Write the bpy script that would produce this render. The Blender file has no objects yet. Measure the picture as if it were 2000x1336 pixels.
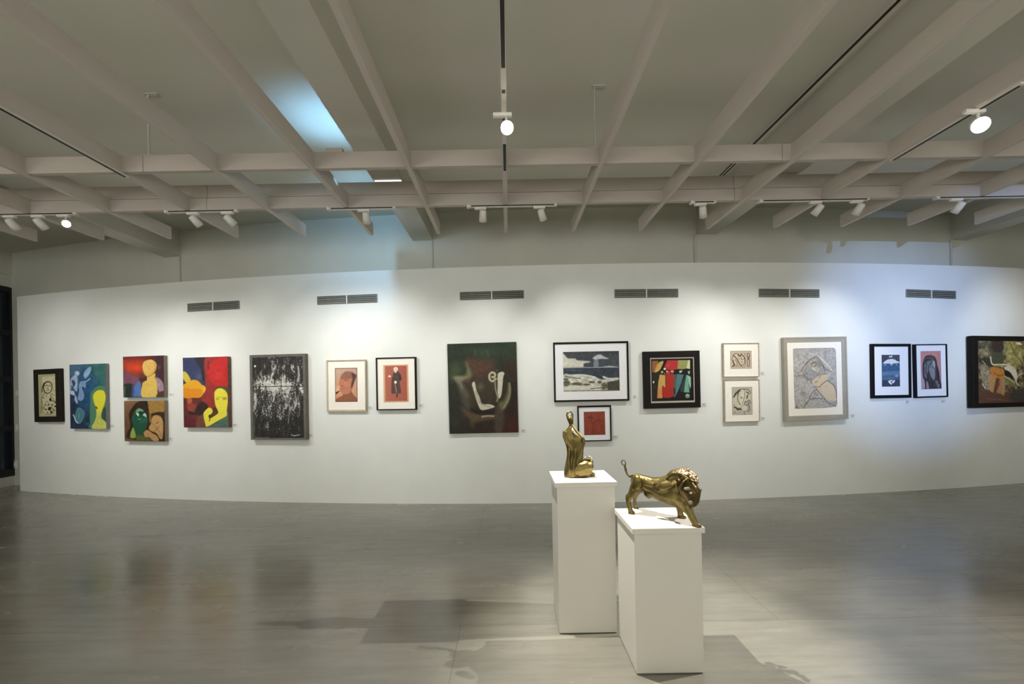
import bpy, bmesh, math, random
import numpy as np
from mathutils import Vector, Matrix

random.seed(7)
RNG = np.random.RandomState(11)
scene = bpy.context.scene
COL = scene.collection

# ------------------------------------------------------------------ camera
F, CX, CY, ROLL, EYE = 855.0, 993.0, 755.0, 0.018, 1.6
cr, sr = math.cos(ROLL), math.sin(ROLL)
cd = bpy.data.cameras.new('camera')
cam = bpy.data.objects.new('camera', cd)
COL.objects.link(cam)
cd.sensor_fit = 'HORIZONTAL'
cd.sensor_width = 36.0
cd.lens = 36.0 * F / 2000.0
cd.shift_x = (1000 - CX) / 2000.0
cd.shift_y = (CY - 668) / 2000.0
right = Vector((cr, 0, -sr)); up = Vector((sr, 0, cr)); back = Vector((0, -1, 0))
cam.matrix_world = Matrix(((right.x, up.x, back.x, 0), (right.y, up.y, back.y, 0),
                           (right.z, up.z, back.z, EYE), (0, 0, 0, 1)))
cd.clip_start = 0.05
scene.camera = cam

def ray(u, v):
    a = (u - CX) / F; b = (CY - v) / F
    return Vector((a * cr + b * sr, 1.0, -a * sr + b * cr))
EYEV = Vector((0, 0, EYE))
def at_y(u, v, y): return EYEV + ray(u, v) * y
def at_z(u, v, z):
    d = ray(u, v); return EYEV + d * ((z - EYE) / d.z)
def at_plane(u, v, p, n):
    d = ray(u, v); return EYEV + d * ((p - EYEV).dot(n) / d.dot(n))

# ------------------------------------------------------------------ helpers
def tag(o, label=None, cat=None, group=None, kind=None):
    if label: o['label'] = label
    if cat: o['category'] = cat
    if group: o['group'] = group
    if kind: o['kind'] = kind
    return o

def empty(name, label, cat, mat=None, group=None):
    o = bpy.data.objects.new(name, None)
    o.empty_display_size = 0.1
    COL.objects.link(o)
    if mat is not None: o.matrix_world = mat
    return tag(o, label, cat, group)

def link(name, me, mat, parent=None, smooth=False):
    if mat is not None:
        me.materials.append(mat)
    o = bpy.data.objects.new(name, me)
    COL.objects.link(o)
    if parent is not None: o.parent = parent
    if smooth:
        for p in me.polygons: p.use_smooth = True
    return o

class MB:
    def __init__(s): s.v = []; s.f = []
    def add(s, vs, fs):
        b = len(s.v); s.v += [tuple(v) for v in vs]; s.f += [tuple(i + b for i in f) for f in fs]
    def box(s, x0, x1, y0, y1, z0, z1, M=None):
        vs = [Vector((x, y, z)) for z in (z0, z1) for y in (y0, y1) for x in (x0, x1)]
        if M is not None: vs = [M @ v for v in vs]
        s.add(vs, [(0, 2, 3, 1), (4, 5, 7, 6), (0, 1, 5, 4), (2, 6, 7, 3), (0, 4, 6, 2), (1, 3, 7, 5)])
        return s
    def tube(s, path, rad, n=10, cap=True):
        path = [Vector(p) for p in path]
        if not hasattr(rad, '__len__'): rad = [rad] * len(path)
        rings = []; prev = None
        for i, p in enumerate(path):
            t = (path[min(i + 1, len(path) - 1)] - path[max(i - 1, 0)]).normalized()
            if prev is None:
                a = t.orthogonal().normalized()
            else:
                a = (prev - t * prev.dot(t)).normalized()
            prev = a; b = t.cross(a)
            rings.append([p + (a * math.cos(2 * math.pi * k / n) + b * math.sin(2 * math.pi * k / n)) * rad[i] for k in range(n)])
        vs = [v for r in rings for v in r]; fs = []
        for i in range(len(path) - 1):
            for k in range(n):
                fs.append((i * n + k, i * n + (k + 1) % n, (i + 1) * n + (k + 1) % n, (i + 1) * n + k))
        if cap:
            fs.append(tuple(reversed(range(n)))); fs.append(tuple((len(path) - 1) * n + k for k in range(n)))
        s.add(vs, fs); return s
    def frame(s, o, i, y0, y1, chamfer=0.0):
        # mitred rectangular frame; o / i = (x0, x1, z0, z1); y0 = wall side, y1 = front (negative)
        def rc(r, y): return [(r[0], y, r[2]), (r[1], y, r[2]), (r[1], y, r[3]), (r[0], y, r[3])]
        m = (o[0] + chamfer, o[1] - chamfer, o[2] + chamfer, o[3] - chamfer)
        A = rc(o, y0); B = rc(o, y1 + chamfer); C = rc(m, y1); D = rc(i, y1 + chamfer * .6); E_ = rc(i, y0)
        vs = A + B + C + D + E_; fs = []
        for q in range(4):
            for k in range(4):
                a = q * 4 + k; b = q * 4 + (k + 1) % 4
                fs.append((a, b, b + 4, a + 4))
        for k in range(4):
            a = 16 + k; b = 16 + (k + 1) % 4; fs.append((a, b, (k + 1) % 4, k))
        s.add(vs, fs); return s
    def mesh(s, name='m', bevel=0.0):
        me = bpy.data.meshes.new(name)
        me.from_pydata(s.v, [], s.f); me.update()
        bm = bmesh.new(); bm.from_mesh(me)
        bmesh.ops.recalc_face_normals(bm, faces=bm.faces)
        if bevel > 0:
            bmesh.ops.bevel(bm, geom=list(bm.edges), offset=bevel, segments=2, affect='EDGES', profile=.5)
        bm.to_mesh(me); bm.free()
        return me
    def build(s, name, mat, parent=None, bevel=0.0, smooth=False):
        return link(name, s.mesh(name, bevel), mat, parent, smooth)

# ------------------------------------------------------------------ materials
def lin(c):
    c = np.asarray(c, dtype=float) / 255.0
    return np.where(c <= 0.04045, c / 12.92, ((c + 0.055) / 1.055) ** 2.4)
def rgba(c):
    l = lin(c); return (float(l[0]), float(l[1]), float(l[2]), 1.0)

def new_mat(name):
    m = bpy.data.materials.new(name); m.use_nodes = True
    nt = m.node_tree; b = nt.nodes['Principled BSDF']
    return m, nt, b

def mat_noise(name, c1, c2, scale=8.0, rough=0.5, metal=0.0, bump=0.0, detail=4.0, spec=0.5, coat=0.0, rough2=None, stretch=None):
    m, nt, b = new_mat(name)
    tc = nt.nodes.new('ShaderNodeTexCoord'); mp = nt.nodes.new('ShaderNodeMapping')
    nt.links.new(tc.outputs['Object'], mp.inputs['Vector'])
    if stretch: mp.inputs['Scale'].default_value = stretch
    n = nt.nodes.new('ShaderNodeTexNoise'); n.inputs['Scale'].default_value = scale; n.inputs['Detail'].default_value = detail
    nt.links.new(mp.outputs['Vector'], n.inputs['Vector'])
    r = nt.nodes.new('ShaderNodeValToRGB')
    r.color_ramp.elements[0].position = .3; r.color_ramp.elements[1].position = .7
    r.color_ramp.elements[0].color = rgba(c1); r.color_ramp.elements[1].color = rgba(c2)
    nt.links.new(n.outputs['Fac'], r.inputs['Fac']); nt.links.new(r.outputs['Color'], b.inputs['Base Color'])
    b.inputs['Roughness'].default_value = rough; b.inputs['Metallic'].default_value = metal
    b.inputs['Specular IOR Level'].default_value = spec; b.inputs['Coat Weight'].default_value = coat
    if rough2 is not None:
        mr = nt.nodes.new('ShaderNodeMapRange'); mr.inputs['To Min'].default_value = rough; mr.inputs['To Max'].default_value = rough2
        nt.links.new(n.outputs['Fac'], mr.inputs['Value']); nt.links.new(mr.outputs['Result'], b.inputs['Roughness'])
    if bump > 0:
        bp = nt.nodes.new('ShaderNodeBump'); bp.inputs['Strength'].default_value = bump; bp.inputs['Distance'].default_value = .01
        nt.links.new(n.outputs['Fac'], bp.inputs['Height']); nt.links.new(bp.outputs['Normal'], b.inputs['Normal'])
    return m

def mat_emit(name, c, strength):
    m, nt, b = new_mat(name)
    b.inputs['Base Color'].default_value = rgba(c)
    b.inputs['Emission Color'].default_value = rgba(c); b.inputs['Emission Strength'].default_value = strength
    return m

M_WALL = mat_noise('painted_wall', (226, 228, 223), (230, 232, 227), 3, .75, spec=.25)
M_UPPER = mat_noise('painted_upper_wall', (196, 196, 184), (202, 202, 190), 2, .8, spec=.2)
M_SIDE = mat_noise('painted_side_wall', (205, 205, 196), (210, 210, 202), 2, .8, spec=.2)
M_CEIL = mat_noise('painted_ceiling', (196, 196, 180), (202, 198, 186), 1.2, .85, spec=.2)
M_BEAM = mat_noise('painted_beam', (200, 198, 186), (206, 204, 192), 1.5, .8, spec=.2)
M_WOOD = mat_noise('painted_batten', (186, 177, 166), (194, 186, 176), 5, .6, spec=.3, stretch=(1, .2, 1))
M_RAIL = mat_noise('painted_rail', (172, 163, 153), (180, 171, 161), 5, .6, spec=.3, stretch=(.2, 1, 1))
M_TRACK = mat_noise('track_metal', (205, 200, 190), (212, 207, 198), 9, .5)
M_SLOT = mat_noise('track_slot', (14, 12, 9), (20, 17, 13), 9, .6)
M_LAMP = mat_noise('lamp_body', (214, 210, 202), (222, 218, 210), 9, .4)
M_ROD = mat_noise('rod_metal', (180, 176, 168), (190, 186, 178), 9, .5)
M_BLACK = mat_noise('black_frame', (9, 8, 7), (16, 14, 12), 30, .6, spec=.2, stretch=(.2, 1, 1))
M_DARKW = mat_noise('dark_wood_frame', (30, 25, 20), (42, 36, 30), 25, .6, spec=.2, stretch=(.2, 1, 1))
M_BROWNBLK = mat_noise('espresso_frame', (16, 12, 8), (26, 20, 14), 25, .6, spec=.2, stretch=(.2, 1, 1))
M_CHAMP = mat_noise('champagne_frame', (176, 160, 138), (196, 182, 160), 20, .4, metal=.2)
M_SILVER = mat_noise('silver_frame', (166, 161, 148), (176, 171, 158), 6, .45, metal=.25)
M_GREYF = mat_noise('grey_frame', (92, 88, 80), (112, 106, 98), 14, .5)
M_MAT = mat_noise('mat_board', (238, 233, 222), (243, 238, 228), 40, .85, spec=.2)
M_MATW = mat_noise('white_mat_board', (236, 236, 238), (241, 241, 243), 40, .85, spec=.2)
M_CANV = mat_noise('canvas_side', (120, 108, 96), (142, 128, 114), 40, .8)
M_CARD = mat_noise('caption_card', (222, 221, 214), (226, 225, 218), 40, .8)
M_INK = mat_noise('caption_ink', (120, 118, 112), (140, 138, 130), 90, .8)
M_VENTD = mat_noise('vent_dark', (48, 48, 44), (58, 58, 52), 20, .7)
M_VENTS = mat_noise('vent_slat', (138, 138, 130), (150, 150, 142), 20, .45, metal=.3)
M_PED = mat_noise('pedestal_paint', (219, 216, 208), (222, 219, 212), 2, .42, spec=.4)
M_WINF = mat_noise('window_frame_black', (10, 11, 13), (16, 17, 19), 12, .4)
M_PLATE = mat_noise('switch_plastic', (228, 228, 226), (234, 234, 232), 20, .4)
M_BRASS = mat_noise('brass', (80, 70, 38), (142, 126, 78), 9, .32, metal=.85, rough2=.5, bump=.1)
M_BRASSD = mat_noise('brass_dark', (70, 58, 34), (122, 104, 66), 14, .36, metal=.85, bump=.15)
M_BRASSC = mat_noise('brass_curly', (88, 66, 46), (172, 150, 120), 60, .42, metal=.85, bump=.4)
M_PALE = mat_noise('pale_brass_and_glint', (150, 140, 118), (206, 198, 180), 90, .35, metal=.5)  # pale brass; also paints the highlights on shoulder, eyes and nose
M_GLOW = mat_emit('lit_lamp_glass', (255, 248, 228), 22.0)
M_OFFLENS = mat_noise('unlit_lens', (60, 58, 54), (80, 78, 72), 20, .2)

# glass of the dark side window
M_GLASS, _nt, _b = new_mat('night_glass')
_b.inputs['Base Color'].default_value = rgba((36, 46, 56)); _b.inputs['Roughness'].default_value = .06
_b.inputs['Specular IOR Level'].default_value = .6

# painted canvases: colours come from each mesh's own colour attribute
def paint_mat(name, rough, bump=0.0, coat=0.0):
    m, nt, b = new_mat(name)
    a = nt.nodes.new('ShaderNodeVertexColor'); a.layer_name = 'Col'
    nt.links.new(a.outputs['Color'], b.inputs['Base Color'])
    b.inputs['Roughness'].default_value = rough; b.inputs['Specular IOR Level'].default_value = .3
    b.inputs['Coat Weight'].default_value = coat
    if bump:
        n = nt.nodes.new('ShaderNodeTexNoise'); n.inputs['Scale'].default_value = 140
        bp = nt.nodes.new('ShaderNodeBump'); bp.inputs['Strength'].default_value = bump; bp.inputs['Distance'].default_value = .002
        nt.links.new(n.outputs['Fac'], bp.inputs['Height']); nt.links.new(bp.outputs['Normal'], b.inputs['Normal'])
    return m
M_OIL = paint_mat('oil_paint', .6, .25)
M_PRINT = paint_mat('art_paper', .75)

# floor: polished grey concrete with stains, streaks and saw cuts
def floor_material():
    m, nt, b = new_mat('polished_concrete')
    L = nt.links.new; N = nt.nodes.new
    geo = N('ShaderNodeNewGeometry')
    def noise(scale, detail, st=None, rough=.55):
        mp = N('ShaderNodeMapping'); L(geo.outputs['Position'], mp.inputs['Vector'])
        if st: mp.inputs['Scale'].default_value = st
        n = N('ShaderNodeTexNoise'); n.inputs['Scale'].default_value = scale; n.inputs['Detail'].default_value = detail
        n.inputs['Roughness'].default_value = rough
        L(mp.outputs['Vector'], n.inputs['Vector']); return n.outputs['Fac']
    big = noise(.55, 3); mid = noise(2.2, 5, (.6, 1.6, 1)); fine = noise(9, 4, (.5, 1.5, 1)); strk = noise(3.0, 5, (.5, 5.0, 1), .6)
    r = N('ShaderNodeValToRGB'); L(big, r.inputs['Fac'])
    e = r.color_ramp.elements
    e[0].position = .3; e[0].color = rgba((118, 118, 111)); e[1].position = .7; e[1].color = rgba((150, 145, 132))
    def mixc(f, a, c2, fac):
        mx = N('ShaderNodeMix'); mx.data_type = 'RGBA'; mx.blend_type = 'MIX'
        mr = N('ShaderNodeMapRange'); mr.inputs['From Min'].default_value = .45; mr.inputs['From Max'].default_value = .72
        mr.inputs['To Max'].default_value = fac; L(f, mr.inputs['Value'])
        L(mr.outputs['Result'], mx.inputs[0]); L(a, mx.inputs[6]); mx.inputs[7].default_value = rgba(c2)
        return mx.outputs[2]
    c = mixc(mid, r.outputs['Color'], (168, 163, 150), .35)
    c = mixc(strk, c, (98, 98, 90), .4)
    c = mixc(fine, c, (164, 159, 146), .08)
    # saw cuts
    br = N('ShaderNodeTexBrick'); mp = N('ShaderNodeMapping'); L(geo.outputs['Position'], mp.inputs['Vector'])
    mp.inputs['Location'].default_value = (.35, -.04, 0)
    L(mp.outputs['Vector'], br.inputs['Vector'])
    br.offset = .37
    br.inputs['Scale'].default_value = 1.0; br.inputs['Mortar Size'].default_value = .003; br.inputs['Mortar Smooth'].default_value = .3
    br.inputs['Brick Width'].default_value = 3.4; br.inputs['Row Height'].default_value = 1.45
    br.inputs['Color1'].default_value = (1, 1, 1, 1); br.inputs['Color2'].default_value = (.93, .93, .92, 1); br.inputs['Mortar'].default_value = (.68, .67, .64, 1)
    mx = N('ShaderNodeMix'); mx.data_type = 'RGBA'; mx.blend_type = 'MULTIPLY'; mx.inputs[0].default_value = 1.0
    L(c, mx.inputs[6]); L(br.outputs['Color'], mx.inputs[7])
    L(mx.outputs[2], b.inputs['Base Color'])
    mr = N('ShaderNodeMapRange'); mr.inputs['From Min'].default_value = .3; mr.inputs['From Max'].default_value = .7
    mr.inputs['To Min'].default_value = .17; mr.inputs['To Max'].default_value = .3; L(mid, mr.inputs['Value'])
    L(mr.outputs['Result'], b.inputs['Roughness'])
    b.inputs['Specular IOR Level'].default_value = .85
    bp = N('ShaderNodeBump'); bp.inputs['Strength'].default_value = .025; bp.inputs['Distance'].default_value = .01
    L(strk, bp.inputs['Height']); L(bp.outputs['Normal'], b.inputs['Normal'])
    return m
M_FLOOR = floor_material()

# ------------------------------------------------------------------ the room
XL, XR, YB = -8.85, 11.0, -4.2
ZC = 4.135
WALL_H = 3.25
def wy(x): return 5.987 - .03746 * x + .01536 * x * x        # face of the curved display wall
def wslope(x): return -.03746 + .03072 * x
UP = .30                                                     # set-back of the upper wall

def curved_wall(name, x0, x1, off, depth, z0, z1, mat, n=64):
    b = MB(); xs = [x0 + (x1 - x0) * i / n for i in range(n + 1)]
    vs = []
    for x in xs:
        y = wy(x) + off
        vs += [(x, y, z0), (x, y, z1), (x, y + depth, z1), (x, y + depth, z0)]
    fs = []
    for i in range(n):
        a = i * 4; c = a + 4
        for k in range(4): fs.append((a + k, a + (k + 1) % 4, c + (k + 1) % 4, c + k))
    fs.append((0, 1, 2, 3)); fs.append((n * 4 + 3, n * 4 + 2, n * 4 + 1, n * 4))
    b.add(vs, fs)
    o = b.build(name, mat); tag(o, kind='structure'); return o

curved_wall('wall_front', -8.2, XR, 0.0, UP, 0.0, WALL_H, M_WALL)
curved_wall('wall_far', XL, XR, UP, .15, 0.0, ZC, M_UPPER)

def slab(name, x0, x1, y0, y1, z0, z1, mat):
    o = MB().box(x0, x1, y0, y1, z0, z1).build(name, mat); tag(o, kind='structure'); return o
YF = 9.2
slab('floor', XL - .2, XR + .2, YB - .2, YF, -.1, 0, M_FLOOR)
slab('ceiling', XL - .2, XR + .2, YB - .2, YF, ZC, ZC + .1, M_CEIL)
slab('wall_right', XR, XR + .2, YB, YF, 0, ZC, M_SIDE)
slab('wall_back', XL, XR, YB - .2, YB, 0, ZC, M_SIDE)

# left wall with its tall dark window
wz0, wz1, wya, wyb = .17, 3.52, 5.3, 7.825
b = MB()
b.box(XL - .2, XL, YB, wya, 0, ZC).box(XL - .2, XL, wyb, 9.0, 0, ZC).box(XL - .2, XL, wya, wyb, 0, wz0).box(XL - .2, XL, wya, wyb, wz1, ZC)
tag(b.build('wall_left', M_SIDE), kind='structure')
win = bpy.data.objects.new('window_1', None); COL.objects.link(win); win.location = (XL, wya, wz0); tag(win, kind='structure')
b = MB(); W_ = wyb - wya; H_ = wz1 - wz0
for (a0, a1) in ((0, .07), (W_ - .045, W_), (W_ / 2 - .03, W_ / 2 + .03)): b.box(-.11, .012, a0, a1, 0, H_)
for v in (0, .24, .50, .745, .975): b.box(-.11, .012, .07, W_ - .045, v * H_, v * H_ + (.09 if v else .12))
b.build('window_frame', M_WINF, win)
b = MB().box(-.07, -.06, .03, W_ - .03, .05, H_ - .03); b.build('pane', M_GLASS, win)

# concrete beams under the ceiling
ZB = 1.6 + 2.14
bw = .29
beams = []
for n_, (u, v, side) in enumerate(((353, 500, 'R'), (845, 463, 'R'), (1360, 459, 'L'), (1857, 472, 'L'))):
    x = at_y(u, v, 6.4).x
    for _ in range(8): x = at_y(u, v, wy(x) + UP).x
    x0, x1 = (x - bw, x) if side == 'R' else (x, x + bw)
    beams.append((x0, x1))
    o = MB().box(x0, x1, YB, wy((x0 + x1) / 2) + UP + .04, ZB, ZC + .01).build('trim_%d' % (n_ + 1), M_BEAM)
    tag(o, kind='structure')
for x0 in (beams[0][0] - 3.7,):
    tag(MB().box(x0, x0 + bw, YB, wy(x0) + UP + .04, ZB, ZC + .01).build('trim_5', M_BEAM), kind='structure')
# thin joints running down from the beam ends over the set-back wall
for n_, (u, v, w) in enumerate(((353, 520, .012), (845, 495, .014), (1357, 490, .035), (1856, 500, .03))):
    x = at_y(u, v, 6.4).x
    for _ in range(8): x = at_y(u, v, wy(x) + UP).x
    o = MB().box(x - w / 2, x + w / 2, wy(x) + UP - .02, wy(x) + UP + .03, WALL_H - .1, ZB).build('trim_%d' % (n_ + 6), M_ROD)
    tag(o, kind='structure')

# ------------------------------------------------------------------ suspended batten grid
JZ = EYE + 1.858                 # underside
JH, JW = .145, .042
JEND = 5.296
PITCH = .8127
ordn = ['first', 'second', 'third', 'fourth', 'fifth', 'sixth', 'seventh', 'eighth', 'ninth', 'tenth', 'eleventh']
jx0 = at_y(988, 452, JEND).x
for k in range(-9, 9):
    x = jx0 + PITCH * k
    if x < XL + .1: continue
    if k == 0: lab = 'white ceiling batten in the middle of the room with a black light slot under it'
    else: lab = 'white painted ceiling batten running to the far wall, %s one %s of the middle batten' % (ordn[abs(k) - 1], 'left' if k < 0 else 'right')
    t = empty('ceiling_batten', lab, 'beam', Matrix.Translation((x, 0, JZ)), 'battens running to the far wall')
    MB().box(-JW / 2, JW / 2, YB + .02, JEND, 0, JH).build('batten', M_WOOD, t, bevel=.002)
    if k in (0, -4, 4, 6):
        # light track let into the underside
        ya, yb = {0: (-2, 3.76), -4: (1.2, 3.75), 4: (2.75, 3.7), 6: (-2, 2.0)}[k]
        s_ = 0 if k == 0 else (JW / 2 - .006 if k < 0 else JW / 2 - .006)
        tr = MB().box(s_ - .016, s_ + .016, ya, yb, -.014, 0).build('track', M_TRACK, t)
        if k == 0:
            for (p, q) in ((-2, 2.53), (2.72, 2.75), (3.02, 3.06), (3.33, 3.74)):
                MB().box(-.011, .011, p, q, -.0165, -.0141).build('slot', M_SLOT, tr)
        else:
            MB().box(s_ - .009, s_ + .009, ya + .02, yb - .02, -.0165, -.0141).build('slot', M_SLOT, tr)

RA_Y, RB_Y = 3.695, 4.475
def cross_rail(name, lab, y, z0, h, th, group=None):
    t = empty(name, lab, 'beam', Matrix.Translation((XL, y, z0)), group)
    # sections between joints
    xs = [0.02, 5.8, 11.2, 16.4, XR - XL - .02]
    for a, c in zip(xs, xs[1:]):
        MB().box(a, c - .004, 0, th, 0, h).build('section', M_RAIL, t, bevel=.002)
    return t
cross_rail('ceiling_cross_rail', 'white cross rail hung from rods, nearest the camera, above the battens', RA_Y, JZ + .012, .138, .045)
cross_rail('ceiling_cross_rail', 'white lower cross rail that carries the light tracks', RB_Y, JZ + .006, .118, .05)
cross_rail('ceiling_cross_rail', 'white upper cross rail stacked on the one that carries the light tracks', RB_Y + .014, JZ + .133, .131, .045)

# glowing bar added on the double rail to imitate the lit beam underside
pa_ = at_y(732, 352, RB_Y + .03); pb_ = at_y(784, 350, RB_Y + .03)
M_BEAMGLOW = mat_emit('beam_glow', (236, 242, 246), 1.5)
t = empty('beam_glow_bar', 'glowing bar added for the lit beam underside, on the double rail beside the blue bay', 'glow bar', Matrix.Translation((pa_.x, RB_Y + .016, JZ + .264)))
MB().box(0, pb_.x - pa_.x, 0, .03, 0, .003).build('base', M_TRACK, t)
MB().box(.004, pb_.x - pa_.x - .004, .001, .028, .003, .0165).build('glow_bar', M_BEAMGLOW, t)

# hanger rods
def hanger(u_top, v_top, u, lab, y=RA_Y + .02):
    p = at_y(u, 300, y)
    t = empty('hanger_rod', lab, 'rod', Matrix.Translation((p.x, y, JZ + .15)), 'rods holding the ceiling grid')
    MB().tube([(0, 0, 0), (0, 0, ZC - JZ - .15)], .009 if u < 600 else .004, 8).build('rod', M_ROD, t)
    MB().box(-.06, .06, -.02, .02, -.004, .004).build('foot_plate', M_WOOD, t)
    MB().box(-.02, .09, -.02, .02, ZC - JZ - .158, ZC - JZ - .15).build('ceiling_plate', M_ROD, t)
hanger(293, 240, 291, 'pale hanger rod dropping from the ceiling to the near cross rail, at left')
hanger(1163, 180, 1163, 'thin hanger rod from the ceiling to the near cross rail, right of the middle batten')
p = at_y(652, 292, RA_Y)
o = MB().box(-.07, .07, 0, .04, 0, .035).build('mounting_block', M_WOOD); o.location = (p.x, RA_Y + .002, JZ + .15)
tag(o, 'small white block sitting on the near cross rail beside the blue light', 'block')

# bare track fixed to the ceiling
cx_ = at_z(1475, 277, ZC)
t = empty('ceiling_track', 'long dark slotted track fixed to the ceiling right of the middle', 'light track', Matrix.Translation((cx_.x, 0, ZC)))
MB().box(-.03, .03, -2, cx_.y, -.03, 0).build('channel', M_TRACK, t)
MB().box(-.036, -.014, -2, cx_.y - .01, -.034, -.0301).build('slot', M_SLOT, t)
t = empty('ceiling_track', 'short pair of dark slots on the ceiling between the cross rails', 'light track', Matrix.Translation((cx_.x - .02, 0, ZC)))
MB().box(-.03, .05, 4.62, 5.5, -.02, 0).build('channel', M_TRACK, t)
for s_ in (-.02, .02): MB().box(s_ - .005, s_ + .009, 4.64, 5.48, -.024, -.0201).build('slot', M_SLOT, t)

# ------------------------------------------------------------------ light tracks under the rail and their lamps
TRZ = JZ + .006
def track(u0, u1, lab):
    xa = at_y(u0, 400, RB_Y).x; xb = at_y(u1, 400, RB_Y).x
    t = empty('light_track', lab, 'light track', Matrix.Translation((xa, RB_Y, TRZ)), 'tracks under the cross rail')
    MB().box(0, xb - xa, .004, .04, -.018, 0).build('channel', M_TRACK, t)
    MB().box(.03, xb - xa - .03, -.001, .0039, -.016, -.006).build('slot', M_SLOT, t)
    MB().box(-.012, .012, -.002, .044, -.024, .002).build('end_feed', M_TRACK, t)
track(-420, 146, 'light track under the cross rail at the far left, carrying the lit lamp')
track(322, 462, 'short light track under the cross rail above the red and blue figure canvas')
track(640, 772, 'light track under the cross rail next to the blue lit bay')
track(914, 1088, 'light track under the cross rail crossing the middle batten')
track(1352, 1400, 'shortest light track under the cross rail, above the dark framed abstract')
track(1486, 1700, 'light track under the cross rail above the large silver framed print')
track(1832, 2300, 'light track under the cross rail at the far right')

def aim_matrix(d):
    d = Vector(d).normalized()
    return d.to_track_quat('-Z', 'Y').to_matrix().to_4x4()

def track_lamp(pos, aim, lab, lit=False, visible=True, glow_r=.034, size=1.0):
    # pos = point on the underside of the track
    t = empty('ceiling_spotlight', lab, 'spotlight', Matrix.Translation(pos), 'spotlights on the ceiling tracks')
    MB().box(-.07 * size, .05 * size, -.016, .016, -.022, 0).build('adapter', M_LAMP, t, bevel=.002)
    piv = Vector((0.015, 0, -.085 * size))
    MB().tube([(.015, 0, -.02), (.015, 0, -.06 * size), piv], .0085 * size, 8).build('arm', M_LAMP, t, smooth=True)
    d = (Vector(aim) - (Vector(pos) + piv)).normalized()
    R = Matrix.Translation(piv) @ aim_matrix(d)
    h = MB()
    prof = [(.012, .055), (.03, .052), (.034, .04), (.036, 0), (.038, -.06), (.033, -.06), (.03, -.03)]
    n = 20; vs = []; fs = []
    for (r_, z_) in prof:
        for k in range(n): vs.append(R @ Vector((r_ * size * math.cos(2 * math.pi * k / n), r_ * size * math.sin(2 * math.pi * k / n), z_ * size)))
    for i in range(len(prof) - 1):
        for k in range(n): fs.append((i * n + k, i * n + (k + 1) % n, (i + 1) * n + (k + 1) % n, (i + 1) * n + k))
    fs.append(tuple(range(n))); h.add(vs, fs)
    h.build('lamp_head', M_LAMP, t, smooth=True)
    l = MB(); rr = glow_r * size if lit else .031 * size; zz = -.058 if lit else -.032
    vs = [R @ Vector((0, 0, (zz - (.012 if lit else 0)) * size))] + [R @ Vector((rr * math.cos(2 * math.pi * k / n), rr * math.sin(2 * math.pi * k / n), zz * size)) for k in range(n)]
    l.add(vs, [(0, 1 + k, 1 + (k + 1) % n) for k in range(n)])
    ln = l.build('lens', M_GLOW if lit else M_OFFLENS, t)
    if lit: ln['label'] = 'glowing lens'
    return Vector(pos) + piv + d * .085 * size, d

def spot(pos, aim, watts, size_deg, blend=1.0, color=(1, .95, .86), radius=.03):
    ld = bpy.data.lights.new('spot_lamp', 'SPOT'); ld.energy = watts; ld.spot_size = math.radians(size_deg); ld.spot_blend = blend
    ld.color = color; ld.shadow_soft_size = radius
    o = bpy.data.objects.new('spot_lamp', ld); COL.objects.link(o)
    o.matrix_world = Matrix.Translation(pos) @ aim_matrix(Vector(aim) - Vector(pos))
    return o

def on_wall(u, v):
    x = at_y(u, v, 6.2).x
    for _ in range(12): x = at_y(u, v, wy(x)).x
    return at_y(u, v, wy(x))

WARM = (1, .99, .962)
# lamps seen under the rail: (u of the lamp, aim on the wall u, v, label, lit)
lamps = [
 (20, (330, 790), 'white track spotlight at the far left end of the picture, half cut by the frame', False),
 (75, (403, 770), 'white track spotlight between the leftmost one and the lit one', False),
 (125, (545, 775), 'glowing track spotlight at the left end of the cross rail', True),
 (378, (677, 750), 'white track spotlight left of the pair on the short track, facing down', False),
 (445, (773, 750), 'white track spotlight with a dark nozzle, right one on the short track', False),
 (712, (760, 740), 'track spotlight hanging in front of the blue lit wall', False),
 (940, (942, 760), 'white track spotlight just left of the middle batten', False),
 (1055, (1155, 740), 'white track spotlight just right of the middle batten', False),
 (1370, (1400, 750), 'white track spotlight above the end of the third ceiling beam', False),
 (1595, (1312, 745), 'white track spotlight above the large silver framed print, left of two', False),
 (1675, (1447, 745), 'white track spotlight above the large silver framed print, right of two', False),
 (1870, (1592, 740), 'track spotlight with a bright rim above the pair of black framed prints', False),
]
WP = 77
for (u, (au, av), lab, lit) in lamps:
    x = at_y(u, 405, RB_Y + .02).x
    aim = on_wall(au, av)
    pos = Vector((x, RB_Y + .022, TRZ - .018))
    if lit:
        lp, d = track_lamp(pos, at_z(640, 1500, 1.0), lab, True)
        spot(pos + Vector((0, .06, -.12)), aim, WP, 75, 1, WARM)
    else:
        lp, d = track_lamp(pos, aim, lab)
        spot(lp, aim, WP * {1370: .4, 712: .65}.get(u, 1), 75, 1, WARM)
# lamps of the same track beyond the picture edges (light only)
for (x, (au, av), k) in ((-8.1, (92, 770), .8), (-7.35, (172, 770), .9), (-6.3, (282, 775), 1), (5.1, (1592, 740), .3), (6.1, (1760, 720), .35), (7.1, (1985, 725), 1.1), (8.9, (2150, 720), 1)):
    spot((x, RB_Y + .06, TRZ - .14), on_wall(au, av), WP * k, 75, 1, WARM)

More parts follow.
